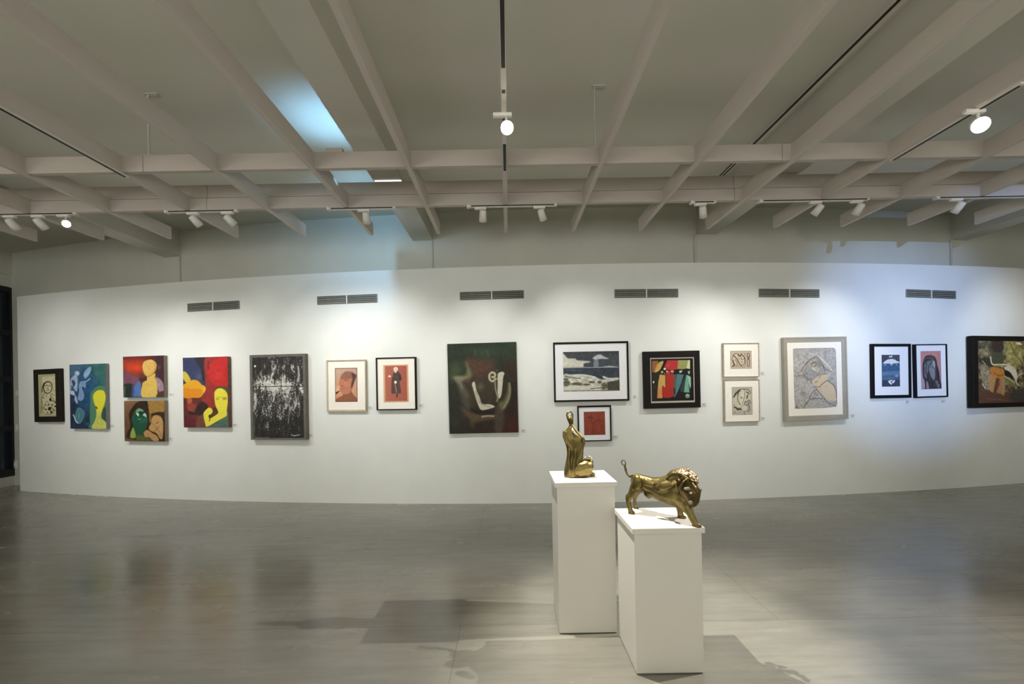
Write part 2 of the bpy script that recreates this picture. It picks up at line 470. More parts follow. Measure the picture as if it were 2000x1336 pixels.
# two lamps that face the sculptures
pC = Vector((jx0, at_z(970, 222, JZ - .014).y, JZ - .014))
aimB = Vector((.95, 2.55, .95))
lp, d = track_lamp(pC, Vector((.2, 1.0, 1.9)), 'glowing spotlight hanging from the middle batten near the top of the picture', True, glow_r=.04, size=1.05)
spot(lp + Vector((0, -.01, -.05)), Vector((1.15, 2.35, .45)), 520, 66, .6, (1, .96, .88), .015)
xr = jx0 + 4 * PITCH
pR = at_z(1948, 214, JZ - .01)
kR = round((pR.x - jx0) / PITCH); pR.x = jx0 + kR * PITCH
lp, d = track_lamp(pR, Vector((1.6, 0.6, 1.6)), 'glowing spotlight under a batten at the top right of the picture', True, glow_r=.042, size=1.15)
spot(lp + Vector((-.02, -.02, -.05)), Vector((.75, 2.5, .5)), 540, 52, .6, (1, .95, .86), .015)

# blue daylight: an uplight in the bay left of the second beam, and a beam on the right part of the wall
BLUE = (.29, .62, 1.0)
spot(Vector((beams[1][0] - .28, 4.15, JZ + .06)), Vector((beams[1][0] - .30, 4.12, ZC)), 120, 100, 1, BLUE, .04)
spot(Vector((beams[1][0] - .3, 4.62, JZ + .12)), on_wall(735, 470) + Vector((0, .3, .1)), 90, 110, 1, BLUE, .05)
spot(Vector((4.2, -3.4, 2.55)), on_wall(1775, 650), 2600, 24, 1, (.30, .50, 1.0), .02)

# unseen fill panels added behind the camera to brighten ceiling and walls
for (x, y, z, w, d) in ((-5.5, -3.4, 1.9, 300, (0, .4, .9)), (0.5, -3.4, 1.9, 185, (0, .4, .9)), (6.5, -3.4, 1.9, 185, (0, .4, .9))):
    ld = bpy.data.lights.new('rear_fill_light', 'AREA'); ld.shape = 'RECTANGLE'; ld.energy = w; ld.size = 5.0; ld.size_y = 2.4; ld.color = (1, .99, .968)
    o = bpy.data.objects.new('rear_fill_light', ld); COL.objects.link(o)
    o.matrix_world = Matrix.Translation((x, y, z)) @ aim_matrix(d)
wd = bpy.data.worlds.new('world'); scene.world = wd; wd.use_nodes = True
wd.node_tree.nodes['Background'].inputs['Color'].default_value = (.02, .025, .03, 1)

# ------------------------------------------------------------------ paintings
def catmull(pts, n=6, closed=True):
    P = np.asarray(pts, float); m = len(P); out = []
    rng = range(m) if closed else range(m - 1)
    for i in rng:
        if closed: a, b_, c, d = P[i - 1], P[i], P[(i + 1) % m], P[(i + 2) % m]
        else: a, b_, c, d = P[max(i - 1, 0)], P[i], P[i + 1], P[min(i + 2, m - 1)]
        for k in range(n):
            t = k / n
            out.append(.5 * ((2 * b_) + (c - a) * t + (2 * a - 5 * b_ + 4 * c - d) * t * t + (3 * b_ - a - 3 * c + d) * t ** 3))
    if not closed: out.append(P[-1])
    return np.array(out)

def segdist(X, Y, pts, closed):
    D = np.full(X.shape, 1e9); m = len(pts)
    for i in range(m if closed else m - 1):
        ax, ay = pts[i]; bx, by = pts[(i + 1) % m]
        dx, dy = bx - ax, by - ay; l2 = dx * dx + dy * dy + 1e-9
        t = np.clip(((X - ax) * dx + (Y - ay) * dy) / l2, 0, 1)
        D = np.minimum(D, (X - ax - t * dx) ** 2 + (Y - ay - t * dy) ** 2)
    return np.sqrt(D)

def inside(X, Y, pts):
    I = np.zeros(X.shape, bool); m = len(pts)
    for i in range(m):
        ax, ay = pts[i]; bx, by = pts[(i + 1) % m]
        if abs(ay - by) < 1e-9: continue
        I ^= ((ay > Y) != (by > Y)) & (X < (bx - ax) * (Y - ay) / (by - ay) + ax)
    return I

class Art:
    """a picture surface: colours on a fine grid of a flat mesh; q = corner coordinates TL TR BR BL of its own drawing grid"""
    def __init__(s, q, crop_scale, bg, dens=1.35, seed=1):
        q = np.asarray(q, float); s.q = q
        w = (np.linalg.norm(q[1] - q[0]) + np.linalg.norm(q[2] - q[3])) / 2 / crop_scale
        h = (np.linalg.norm(q[3] - q[0]) + np.linalg.norm(q[2] - q[1])) / 2 / crop_scale
        s.nx = int(max(24, w * dens)); s.ny = int(max(24, h * dens))
        s.S, s.T = np.meshgrid(np.linspace(0, 1, s.nx), np.linspace(0, 1, s.ny))
        S, T = s.S[..., None], s.T[..., None]
        XY = (1 - T) * ((1 - S) * q[0] + S * q[1]) + T * ((1 - S) * q[3] + S * q[2])
        s.X, s.Y = XY[..., 0], XY[..., 1]
        s.px = crop_scale / dens                       # one grid cell in drawing units
        s.C = np.ones(s.X.shape + (3,)) * np.asarray(bg, float)
        s.r = np.random.RandomState(seed)
    def mix(s, a, col):
        a = np.clip(a, 0, 1)[..., None]; s.C = s.C * (1 - a) + np.asarray(col, float) * a
    def grad4(s, tl, tr, br, bl):
        S, T = s.S[..., None], s.T[..., None]
        tl, tr, br, bl = [np.asarray(c, float) for c in (tl, tr, br, bl)]
        s.C = (1 - T) * ((1 - S) * tl + S * tr) + T * ((1 - S) * bl + S * br)
    def mask(s, pts, soft=None, smooth=True):
        soft = soft or s.px * 1.2
        p = catmull(pts) if smooth else np.asarray(pts, float)
        d = segdist(s.X, s.Y, p, True); I = inside(s.X, s.Y, p)
        return np.clip(np.where(I, d, -d) / soft + .5, 0, 1)
    def poly(s, pts, col, soft=None, smooth=True, op=1.0, tex=0.0, tscale=18, edge=None, ew=6):
        m = s.mask(pts, soft, smooth)
        c = np.asarray(col, float)
        if tex: c = np.clip(c + (s.noise(tscale) * tex)[..., None], 0, 255)
        a = (m * op)[..., None]; s.C = s.C * (1 - a) + c * a
        if edge is not None: s.line(list(pts) + [pts[0]], edge, ew, smooth=smooth)
        return m
    def ell(s, cx, cy, rx, ry, col, soft=.15, rot=0, op=1.0):
        c, n = math.cos(rot), math.sin(rot); dx, dy = s.X - cx, s.Y - cy
        u = (dx * c + dy * n) / rx; v = (-dx * n + dy * c) / ry
        d = np.sqrt(u * u + v * v); s.mix(np.clip((1 - d) / soft + .5, 0, 1) * op, col)
    def glow(s, cx, cy, rx, ry, col, op=1.0, p=2.0, rot=0):
        c, n = math.cos(rot), math.sin(rot); dx, dy = s.X - cx, s.Y - cy
        u = (dx * c + dy * n) / rx; v = (-dx * n + dy * c) / ry
        s.mix(np.exp(-(u * u + v * v) * p) * op, col)
    def line(s, pts, col, w=5, soft=None, smooth=True, op=1.0):
        soft = soft or s.px * 1.1
        p = catmull(pts, 5, False) if smooth and len(pts) > 2 else np.asarray(pts, float)
        d = segdist(s.X, s.Y, p, False)
        s.mix(np.clip((w / 2 - d) / soft + .5, 0, 1) * op, col)
    def noise(s, scale, ay=1.0, octv=2):
        out = np.zeros(s.X.shape); amp = 1.0
        for _ in range(octv):
            gx = (s.X - s.X.min()) / scale; gy = (s.Y - s.Y.min()) / (scale * ay)
            G = s.r.uniform(-1, 1, (int(gy.max()) + 3, int(gx.max()) + 3))
            ix, iy = gx.astype(int), gy.astype(int); fx, fy = gx - ix, gy - iy
            fx = fx * fx * (3 - 2 * fx); fy = fy * fy * (3 - 2 * fy)
            out += amp * ((1 - fy) * ((1 - fx) * G[iy, ix] + fx * G[iy, ix + 1]) + fy * ((1 - fx) * G[iy + 1, ix] + fx * G[iy + 1, ix + 1]))
            amp *= .5; scale *= .5
        return out / 1.5
    def tex(s, scale, amp, ay=1.0):
        s.C = np.clip(s.C + (s.noise(scale, ay) * amp)[..., None], 0, 255)
    def cells(s, n, col, w, op, mask=None):
        px = s.r.uniform(s.X.min(), s.X.max(), n); py = s.r.uniform(s.Y.min(), s.Y.max(), n)
        d1 = np.full(s.X.shape, 1e9); d2 = d1.copy()
        wx = s.X + s.noise(40) * 14; wyv = s.Y + s.noise(40) * 14
        for a, b_ in zip(px, py):
            d = np.hypot(wx - a, wyv - b_); d2 = np.minimum(d2, np.maximum(d, d1)); d1 = np.minimum(d1, d)
        a = np.clip((w - (d2 - d1)) / (s.px * 1.3) + .5, 0, 1) * op
        if mask is not None: a = a * mask
        s.mix(a, col)
    def mesh(s, rect, y):
        x0, x1, z0, z1 = rect
        nx, ny = s.nx, s.ny
        V = np.zeros((ny, nx, 3)); V[..., 0] = x0 + (x1 - x0) * s.S; V[..., 1] = y; V[..., 2] = z1 - (z1 - z0) * s.T
        idx = np.arange(nx * ny).reshape(ny, nx)
        Fq = np.stack([idx[1:, :-1], idx[1:, 1:], idx[:-1, 1:], idx[:-1, :-1]], -1).reshape(-1, 4)
        me = bpy.data.meshes.new('artwork')
        me.vertices.add(nx * ny); me.vertices.foreach_set('co', V.reshape(-1))
        me.loops.add(Fq.size); me.loops.foreach_set('vertex_index', Fq.reshape(-1).astype(np.int32))
        me.polygons.add(len(Fq)); me.polygons.foreach_set('loop_start', np.arange(0, Fq.size, 4, dtype=np.int32))
        me.update(calc_edges=True); me.validate()
        at = me.color_attributes.new('Col', 'FLOAT_COLOR', 'POINT')
        c = np.ones((nx * ny, 4)); CC = s.C.reshape(-1, 3); g = (CC @ np.array([.3, .59, .11]))[:, None]; c[:, :3] = lin(np.clip(g + (CC - g) * .9, 0, 255)) * .93
        at.data.foreach_set('color', c.reshape(-1).astype(np.float32))
        return me

class Hang:
    """something hung flat on the curved wall; o = corners TL TR BR BL of its outer face in a crop (x0, y0, scale) of the survey photo"""
    def __init__(s, crop, o, depth):
        s.crop = crop; s.depth = depth
        f = [s.full(p) for p in o]
        uc = sum(p[0] for p in f) / 4; vc = sum(p[1] for p in f) / 4
        w = on_wall(uc, vc); sl = wslope(w.x)
        s.t = Vector((1, sl, 0)).normalized(); s.n = Vector((sl, -1, 0)).normalized()
        s.o = w + s.n * (depth + .002)
        L = [s.loc(p) for p in f]
        s.rot = ((math.atan2(L[1][1] - L[0][1], L[1][0] - L[0][0]) + math.atan2(L[2][1] - L[3][1], L[2][0] - L[3][0])) / 2) * .8
        s.rot = max(-.02, min(.02, s.rot))
        x0 = (L[0][0] + L[3][0]) / 2; x1 = (L[1][0] + L[2][0]) / 2; z0 = (L[2][1] + L[3][1]) / 2; z1 = (L[0][1] + L[1][1]) / 2
        s.cx, s.z0 = (x0 + x1) / 2, z0
        s.W, s.H = x1 - x0, z1 - z0
        s.base = w + s.t * s.cx; s.base.z = z0; s.base += s.n * .002
        yv = -s.n
        R = Matrix(((s.t.x, yv.x, 0, 0), (s.t.y, yv.y, 0, 0), (0, 0, 1, 0), (0, 0, 0, 1)))
        C = Matrix.Translation((0, 0, s.H / 2))
        s.M = Matrix.Translation(s.base) @ R @ C @ Matrix.Rotation(-s.rot, 4, 'Y') @ C.inverted()
        s.outer = (-s.W / 2, s.W / 2, 0, s.H)
    def full(s, p): return (s.crop[0] + p[0] / s.crop[2], s.crop[1] + p[1] / s.crop[2])
    def loc(s, f):
        p = at_plane(f[0], f[1], s.o, s.n)
        return ((p - s.o).dot(s.t), p.z)
    def rect(s, q):
        L = [s.loc(s.full(p)) for p in q]
        cs, sn = math.cos(s.rot), math.sin(s.rot); R = []
        for a, z in L:
            dx, dz = a - s.cx, z - (s.z0 + s.H / 2)
            R.append((dx * cs + dz * sn, -dx * sn + dz * cs + s.H / 2))
        return ((R[0][0] + R[3][0]) / 2, (R[1][0] + R[2][0]) / 2, (R[2][1] + R[3][1]) / 2, (R[0][1] + R[1][1]) / 2)

def board(rect, y0, y1, name, mat, parent):
    return MB().box(rect[0], rect[1], y0, y1, rect[2], rect[3]).build(name, mat, parent)

def canvas_picture(h, art, name, label, group=None, side=None):
    t = empty(name, label, 'painting', h.M, group)
    d = h.depth
    board(h.outer, -d + .001, -.0005, 'stretcher', side or M_CANV, t)
    link('painted_canvas', art.mesh(h.outer, -d), M_OIL, t)
    return t

def framed_picture(h, art, name, label, artq, matq=None, fmat=None, mmat=None, paperq=None, innerq=None, innermat=None, recess=.012, cat='framed picture', amat=None, fw=.02, linerq=None, linermat=None):
    t = empty(name, label, cat, h.M)
    d = h.depth
    ar = h.rect(artq)
    ir = h.rect(matq) if matq else ar
    o = h.outer
    ir = (max(ir[0], o[0] + fw * .5), min(ir[1], o[1] - fw * .5), max(ir[2], o[2] + fw * .5), min(ir[3], o[3] - fw * .5))
    MB().frame(o, ir, 0, -d, .003).build('frame', fmat or M_BLACK, t)
    back_ = -d + recess
    if innerq:
        iq = h.rect(innerq); MB().frame(ir, iq, back_ + .02, -d - .004 + .008, .003).build('inner_frame', innermat, t)
    if linerq:
        lq = h.rect(linerq); board(lq, back_, back_ + .004, 'liner', linermat or M_BLACK, t)
    elif matq:
        board((ir[0] - .001, ir[1] + .001, ir[2] - .001, ir[3] + .001), back_, -.004, 'mat', mmat or M_MAT, t)
    else:
        board((ir[0] - .001, ir[1] + .001, ir[2] - .001, ir[3] + .001), back_ + .002, -.004, 'backing', M_BLACK, t)
    y = back_ - .0012
    if paperq:
        pr = h.rect(paperq); board(pr, back_ - .0015, back_ - .0001, 'paper', M_PAPER, t); y = back_ - .0028
    link('artwork', art.mesh(ar, y), amat or M_PRINT, t)
    return t
M_PAPER = mat_noise('tan_paper', (206, 164, 128), (214, 172, 136), 40, .8)

# crops of the survey photo: x0, y0, scale
cA = (50, 680, 6.678); cB = (225, 680, 6.683); cC = (345, 680, 7.42); cD = (470, 680, 6.68); cE = (620, 680, 9.09)
cF = (860, 655, 6.36); cG = (1070, 650, 5.81); cG2 = (1070, 790, 8.35); cH = (1240, 670, 8.907); cI = (1395, 655, 7.42)
cJ = (1510, 645, 7.03); cK = (1690, 655, 9.544); cL = (1870, 640, 7.86)

# 1 hooded figure -----------------------------------------------------------
h = Hang(cA, [(105, 283), (448, 262), (455, 962), (107, 965)], .05)
q = [(155, 340), (388, 335), (390, 890), (162, 893)]
a = Art(q, cA[2], (176, 178, 132), 1.8, 3)
a.poly([(208, 372), (380, 366), (384, 866), (190, 872), (196, 700), (206, 560)], (212, 204, 160), 8, False, tex=14)
K = (44, 34, 26)
a.poly([(200, 640), (240, 590), (300, 600), (345, 640), (380, 700), (378, 850), (320, 862), (230, 862), (196, 820), (190, 720)], (216, 206, 160), 10, tex=12)
a.line([(232, 452), (206, 520), (206, 570)], K, 10); a.line([(240, 580), (205, 640), (195, 720), (192, 850)], K, 6)
a.line([(205, 640), (235, 650)], K, 7); a.line([(320, 600), (322, 650)], K, 7); a.line([(262, 600), (262, 640)], K, 5)
a.ell(280, 512, 62, 82, K, .08, .12); a.ell(282, 514, 50, 70, (220, 206, 160), .08, .12)
a.line([(252, 492), (280, 482)], K, 8); a.line([(296, 486), (318, 496)], K, 8); a.line([(286, 505), (274, 530), (286, 536)], K, 5); a.line([(262, 552), (300, 548)], K, 5)
for (x, y, r_) in ((312, 672, 20), (300, 790, 26), (290, 740, 11), (252, 800, 12), (372, 760, 13), (240, 750, 9), (330, 740, 10), (372, 705, 11), (320, 830, 17), (330, 690, 9), (350, 690, 7), (228, 780, 7), (345, 800, 8), (270, 840, 9), (362, 812, 9)):
    a.ell(x, y, r_, r_ * .8, K, .25, a.r.uniform(0, 3))
for c in ([(252, 700), (245, 730), (275, 745), (292, 720), (270, 695), (252, 700)], [(320, 770), (350, 800), (340, 840), (310, 850)], [(200, 690), (215, 740), (205, 800), (222, 852)],
          [(225, 855), (290, 862), (372, 842)], [(340, 640), (362, 690), (378, 720)], [(200, 760), (230, 800), (262, 800)], [(350, 720), (330, 760)], [(335, 600), (370, 620)]): a.line(c, K, 5)
a.tex(10, 12)
framed_picture(h, a, 'framed_drawing', 'dark framed ink drawing of a hooded figure at the far left end of the wall', q, None, M_DARKW)

# 2 blue canvas with yellow head ----------------------------------------------
q = [(568, 213), (1040, 203), (1052, 1052), (588, 1053)]
h = Hang(cA, q, .05)
a = Art(q, cA[2], (40, 72, 110), 1.35, 4)
a.grad4((74, 110, 140), (52, 104, 104), (40, 70, 70), (34, 52, 84))
a.glow(800, 560, 170, 300, (28, 84, 140), .8, 1.2)
a.poly([(850, 205), (1045, 200), (1045, 520), (960, 420), (880, 300)], (56, 112, 108), 24, True, .9)
a.poly([(570, 600), (640, 640), (700, 760), (660, 800), (700, 1050), (588, 1050)], (36, 50, 82), 30, True, .8)
a.tex(60, 14); a.tex(14, 8)
a.poly([(860, 1050), (848, 650), (870, 560), (940, 495), (1010, 500), (1045, 560), (1048, 1050)], (78, 134, 100), 12)
a.poly([(1000, 800), (1046, 780), (1048, 960), (1000, 920)], (52, 84, 66), 14)
a.poly([(885, 620), (910, 575), (960, 550), (1015, 560), (1042, 620), (1036, 700), (1005, 800), (985, 900), (1045, 965), (1048, 1045), (870, 1045), (905, 950), (925, 880), (918, 780), (890, 700)], (206, 208, 92), 8, tex=8)
a.poly([(882, 640), (905, 580), (960, 548), (1020, 560), (1043, 625), (1035, 700), (1010, 780), (985, 830), (930, 815), (915, 740)], (232, 222, 44), 8, tex=6)
a.poly([(912, 760), (930, 765), (942, 788), (925, 790)], (60, 56, 30), 4)
a.line([(960, 890), (935, 970), (1000, 985), (965, 890)], (150, 160, 70), 4)
wh = (158, 182, 216)
a.ell(672, 328, 34, 34, wh, .2); a.ell(676, 326, 20, 20, (196, 212, 236), .4)
a.poly([(640, 350), (675, 370), (682, 470), (670, 560), (645, 550), (600, 480), (590, 600), (580, 580), (582, 420), (610, 370)], wh, 10, tex=30)
a.poly([(600, 420), (640, 430), (645, 480), (625, 500)], (46, 66, 110), 8)
a.poly([(580, 560), (630, 560), (640, 610), (610, 610), (585, 590)], (190, 204, 230), 8)
a.poly([(640, 640), (665, 640), (682, 690), (678, 730), (645, 690)], wh, 8)
a.line([(590, 590), (630, 600), (660, 640)], (200, 212, 236), 10)
a.poly([(850, 240), (855, 290), (820, 360), (775, 395), (758, 350), (775, 300), (820, 255)], (140, 176, 216), 8, tex=24)
a.poly([(720, 440), (760, 432), (780, 440), (780, 500), (765, 500), (745, 490), (730, 520), (755, 580), (760, 640), (735, 680), (700, 675), (690, 640), (705, 560), (700, 490)], (120, 150, 200), 9, tex=24, edge=(170, 190, 224), ew=6)
a.line([(780, 440), (815, 420), (840, 398)], wh, 14); a.line([(765, 500), (780, 510)], wh, 12)
a.poly([(690, 780), (740, 800), (770, 850), (750, 920), (720, 975), (690, 982), (655, 960), (650, 900), (668, 820)], (72, 128, 140), 10, edge=(130, 180, 190), ew=4)
a.line([(625, 872), (640, 900), (655, 945), (685, 978)], (190, 216, 230), 14)
a.line([(702, 860), (696, 910)], (140, 190, 200), 6)
a.ell(845, 1020, 22, 22, (90, 150, 160), .6, op=.7); a.ell(810, 985, 30, 16, (60, 100, 140), .8, op=.6)
canvas_picture(h, a, 'canvas_painting', 'tall blue canvas with a yellow head in its lower right corner', side=mat_noise('blue_canvas_side', (110, 112, 116), (126, 122, 118), 30, .7))

# 3 red and orange with ochre bust ----------------------------------------------
q = [(90, 112), (630, 95), (642, 640), (118, 645)]
h = Hang(cB, q, .055)
a = Art(q, cB[2], (120, 40, 30), 1.35, 5)
a.grad4((150, 44, 34), (74, 36, 44), (60, 40, 40), (50, 70, 64))
a.glow(260, 250, 200, 100, (236, 70, 24), 1, 1.1); a.glow(160, 130, 200, 30, (120, 36, 44), .6)
a.poly([(100, 300), (160, 310), (250, 370), (330, 385), (350, 460), (240, 480), (140, 490), (108, 470)], (128, 74, 92), 30)
a.poly([(115, 480), (240, 480), (240, 640), (120, 640)], (36, 48, 40), 24)
a.poly([(120, 500), (140, 500), (140, 640), (120, 640)], (90, 96, 86), 8, False)
a.poly([(310, 390), (420, 385), (420, 430), (360, 460)], (82, 44, 36), 12)
a.tex(40, 10)
a.poly([(222, 490), (260, 480), (260, 636), (222, 636)], (56, 76, 124), 8, False)
a.poly([(316, 425), (345, 470), (352, 636), (250, 636), (252, 500), (285, 450)], (82, 116, 182), 6, False, tex=10)
a.poly([(250, 410), (318, 400), (316, 430), (280, 456), (240, 488)], (120, 80, 110), 14, op=.6)
a.poly([(530, 110), (628, 100), (638, 420), (560, 360), (540, 250)], (66, 38, 44), 30)
a.glow(575, 250, 26, 40, (110, 84, 92), .7)
a.poly([(525, 385), (560, 385), (610, 430), (632, 490), (630, 570), (600, 600), (570, 560), (545, 480)], (162, 132, 148), 7, tex=26, edge=(110, 84, 96), ew=4)
a.poly([(520, 330), (522, 385), (545, 440), (555, 560), (545, 636), (358, 636), (360, 470), (385, 435), (418, 415), (425, 370)], (222, 184, 82), 6, tex=12)
a.poly([(355, 240), (370, 185), (410, 158), (470, 150), (515, 175), (540, 215), (532, 270), (500, 330), (460, 365), (415, 368), (375, 330)], (228, 182, 86), 6, tex=12)
a.poly([(500, 190), (540, 215), (525, 300), (480, 352), (430, 368), (500, 300), (515, 240)], (204, 150, 74), 16, op=.8)
a.line([(365, 290), (400, 355), (440, 372), (490, 345), (528, 290)], (176, 120, 56), 6)
a.line([(435, 240), (452, 275), (430, 280)], (176, 128, 60), 5, op=.7)
a.glow(440, 540, 60, 60, (236, 200, 70), .6)
a.poly([(560, 590), (636, 560), (638, 640), (548, 640)], (84, 56, 46), 14)
canvas_picture(h, a, 'canvas_painting', 'small red and orange canvas with an ochre bust, upper one of the stacked pair', side=M_CANV)

# 4 brown with green head ------------------------------------------------------------
q = [(108, 690), (645, 683), (648, 1220), (130, 1213)]
h = Hang(cB, q, .055)
a = Art(q, cB[2], (120, 84, 54), 1.35, 6)
a.grad4((138, 98, 68), (120, 86, 50), (66, 44, 26), (92, 64, 44))
a.poly([(180, 860), (230, 770), (290, 705), (420, 690), (440, 820), (450, 900), (445, 1050), (420, 1215), (170, 1215), (165, 1100), (200, 1020)], (50, 34, 20), 16)
a.poly([(450, 860), (530, 835), (645, 830), (650, 1215), (560, 1215), (440, 1080)], (58, 38, 22), 16)
a.poly([(422, 685), (645, 683), (640, 835), (560, 832), (490, 850), (450, 860), (435, 760)], (164, 124, 56), 8, False, tex=12)
a.poly([(450, 860), (470, 855), (470, 960), (450, 960)], (140, 110, 60), 12)
a.tex(30, 10)
a.poly([(240, 1035), (270, 1110), (272, 1168), (205, 1168), (205, 1110), (222, 1060)], (150, 170, 76), 6, tex=12)
a.poly([(310, 785), (350, 795), (390, 840), (425, 910), (425, 980), (400, 1060), (370, 1130), (330, 1200), (290, 1195), (265, 1100), (240, 1020), (218, 930), (228, 870), (265, 805)], (28, 86, 60), 8, tex=8)
a.poly([(290, 1140), (340, 1130), (430, 1165), (480, 1200), (440, 1212), (290, 1208)], (88, 92, 44), 14, tex=14)
a.poly([(310, 785), (355, 800), (370, 825), (310, 835), (268, 830), (285, 800)], (120, 156, 124), 9)
a.poly([(272, 845), (300, 845), (312, 870), (302, 890), (285, 870)], (222, 226, 196), 5)
a.poly([(385, 850), (400, 855), (412, 885), (408, 900), (370, 880), (362, 870)], (176, 210, 196), 5)
a.poly([(290, 910), (320, 925), (345, 910), (318, 940)], (110, 160, 140), 6)
a.poly([(350, 930), (420, 905), (400, 960), (330, 980)], (44, 106, 80), 14, op=.7)
a.poly([(310, 830), (360, 830), (345, 870), (320, 865)], (14, 58, 40), 8)
a.poly([(500, 885), (550, 875), (595, 895), (625, 960), (625, 1080), (612, 1180), (585, 1180), (540, 1110), (490, 1090), (445, 1060), (448, 1020), (470, 990), (475, 930)], (198, 150, 88), 7, tex=14)
a.line([(470, 970), (520, 1010), (575, 1090), (600, 1160)], (120, 84, 44), 5); a.line([(590, 1000), (540, 1060), (500, 1098)], (120, 84, 44), 5); a.line([(535, 975), (570, 965)], (110, 76, 44), 8); a.line([(540, 985), (560, 975)], (110, 76, 44), 6)
a.poly([(410, 1070), (440, 1075), (490, 1110), (540, 1140), (565, 1180), (560, 1212), (500, 1210), (450, 1165), (400, 1160), (376, 1120), (385, 1090)], (188, 142, 84), 6, tex=10)
a.poly([(126, 1175), (200, 1180), (300, 1212), (128, 1212)], (110, 80, 48), 14)
canvas_picture(h, a, 'canvas_painting', 'small brown canvas with a dark green head, lower one of the stacked pair', side=M_CANV)

# 5 yellow figure on red ----------------------------------------------------------------
q = [(88, 140), (745, 120), (742, 1150), (105, 1150)]
h = Hang(cC, q, .06)
a = Art(q, cC[2], (140, 40, 40), 1.35, 7)
a.grad4((44, 50, 78), (168, 30, 32), (70, 92, 78), (100, 34, 44))
a.poly([(90, 140), (300, 135), (440, 540), (360, 560), (250, 480), (95, 560)], (56, 64, 100), 20)
a.glow(340, 400, 90, 100, (86, 92, 124), .7); a.glow(180, 230, 80, 70, (46, 56, 96), .8)
a.poly([(260, 135), (430, 130), (415, 400), (440, 540), (395, 500), (340, 280)], (50, 42, 52), 16)
a.poly([(430, 130), (740, 120), (740, 640), (560, 700), (540, 900), (420, 860), (420, 620), (415, 420)], (164, 48, 44), 24)
a.poly([(470, 290), (540, 190), (640, 130), (742, 125), (742, 560), (560, 540), (490, 470), (455, 390)], (206, 36, 36), 26)
a.glow(600, 400, 90, 70, (224, 60, 56), .7); a.line([(470, 200), (462, 260), (470, 300)], (110, 24, 28), 16, 14)
a.poly([(350, 720), (440, 620), (560, 600), (550, 860), (470, 880), (390, 800)], (156, 50, 42), 26)
a.poly([(100, 720), (230, 720), (300, 800), (250, 960), (330, 980), (300, 1150), (105, 1150)], (104, 38, 44), 24)
a.poly([(150, 800), (230, 790), (290, 830), (260, 910), (220, 930), (160, 880)], (150, 62, 52), 20)
a.poly([(155, 720), (215, 715), (225, 780), (200, 805), (160, 800)], (184, 92, 54), 12)
a.poly([(230, 725), (350, 720), (340, 770), (270, 800), (240, 770)], (110, 46, 34), 12)
a.poly([(360, 775), (410, 790), (460, 860), (400, 950), (290, 968), (175, 955), (190, 915), (230, 920), (260, 940), (300, 840)], (56, 36, 34), 10)
a.poly([(420, 940), (560, 860), (600, 960), (480, 1020)], (92, 60, 30), 14)
a.poly([(300, 1000), (420, 1000), (430, 1145), (290, 1145)], (116, 66, 52), 24)
a.tex(40, 9)
a.poly([(440, 1145), (560, 1090), (740, 960), (742, 1148)], (80, 108, 92), 10, False, tex=12)
a.poly([(95, 480), (150, 500), (105, 525)], (60, 46, 40), 5, False)
a.poly([(92, 345), (130, 345), (170, 390), (205, 465), (150, 505), (95, 440)], (214, 188, 62), 7, tex=10)
a.poly([(95, 545), (150, 500), (200, 470), (260, 458), (320, 480), (370, 530), (415, 560), (425, 600), (390, 660), (340, 715), (240, 718), (100, 712)], (236, 166, 24), 7, tex=8)
a.poly([(98, 580), (200, 588), (330, 590), (380, 620), (340, 712), (240, 716), (102, 710)], (232, 140, 18), 10)
a.poly([(385, 540), (415, 560), (425, 600), (395, 650), (380, 600)], (240, 180, 40), 8)
a.poly([(550, 620), (600, 560), (680, 555), (745, 570), (745, 680), (700, 600)], (78, 84, 40), 10)
a.poly([(548, 680), (560, 620), (600, 588), (650, 582), (700, 610), (735, 670), (738, 780), (722, 900), (725, 960), (700, 995), (600, 1050), (500, 1110), (430, 1138), (412, 1090), (388, 970), (400, 925), (440, 880), (470, 862), (510, 880), (520, 920), (500, 955), (462, 975), (480, 1018), (580, 960), (600, 920), (560, 820)], (236, 222, 56), 7, tex=8)
a.line([(575, 735), (620, 712), (690, 715), (722, 708)], (160, 150, 40), 8, op=.8); a.ell(695, 733, 32, 20, (150, 138, 40), .7, op=.7); a.ell(590, 738, 20, 14, (160, 150, 40), .8, op=.7)
a.line([(485, 1020), (470, 1055)], (90, 60, 20), 12); a.line([(600, 940), (650, 935), (720, 965)], (200, 180, 40), 5, op=.7)
canvas_picture(h, a, 'canvas_painting', 'red canvas with a bright yellow bent-armed figure and an orange fish-like shape', side=mat_noise('red_canvas_side', (110, 70, 58), (130, 96, 80), 20, .7))

# 6 silvery black painting ------------------------------------------------------------
h = Hang(cD, [(110, 90), (838, 72), (860, 1195), (135, 1198)], .065)
q = [(150, 125), (806, 106), (828, 1172), (170, 1176)]
a = Art(q, cD[2], (36, 35, 32), 1.6, 8)
n1 = a.noise(17, 4.0, 3); n2 = a.noise(7, 1.5, 2); n3 = a.noise(110, 1.3, 2); n4 = a.noise(44, 3.5, 2)
cxm = np.exp(-((a.X - 480) / 230) ** 2) * np.exp(-((a.Y - 560) / 300) ** 2)
v = n1 * .5 + n2 * .6 + n3 * .35 + n4 * .3 + cxm * .5 - .02 + .25 * np.exp(-((a.Y - 490) / 70) ** 2) - .3 * np.clip((a.Y - 900) / 260, 0, 1) - .4 * np.clip((330 - a.X - (a.Y - 125) * .3) / 160, 0, 1) * (a.Y < 480)
a.mix(np.clip(v * .8 + .4, 0, 1) * .5, (112, 110, 102)); a.mix(np.clip((v - .24) * 2.1, 0, 1), (226, 224, 218))
a.line([(160, 505), (520, 497), (820, 500)], (40, 38, 34), 9, 6, False); a.line([(290, 490), (520, 480)], (236, 234, 230), 8, 6, False, .8)
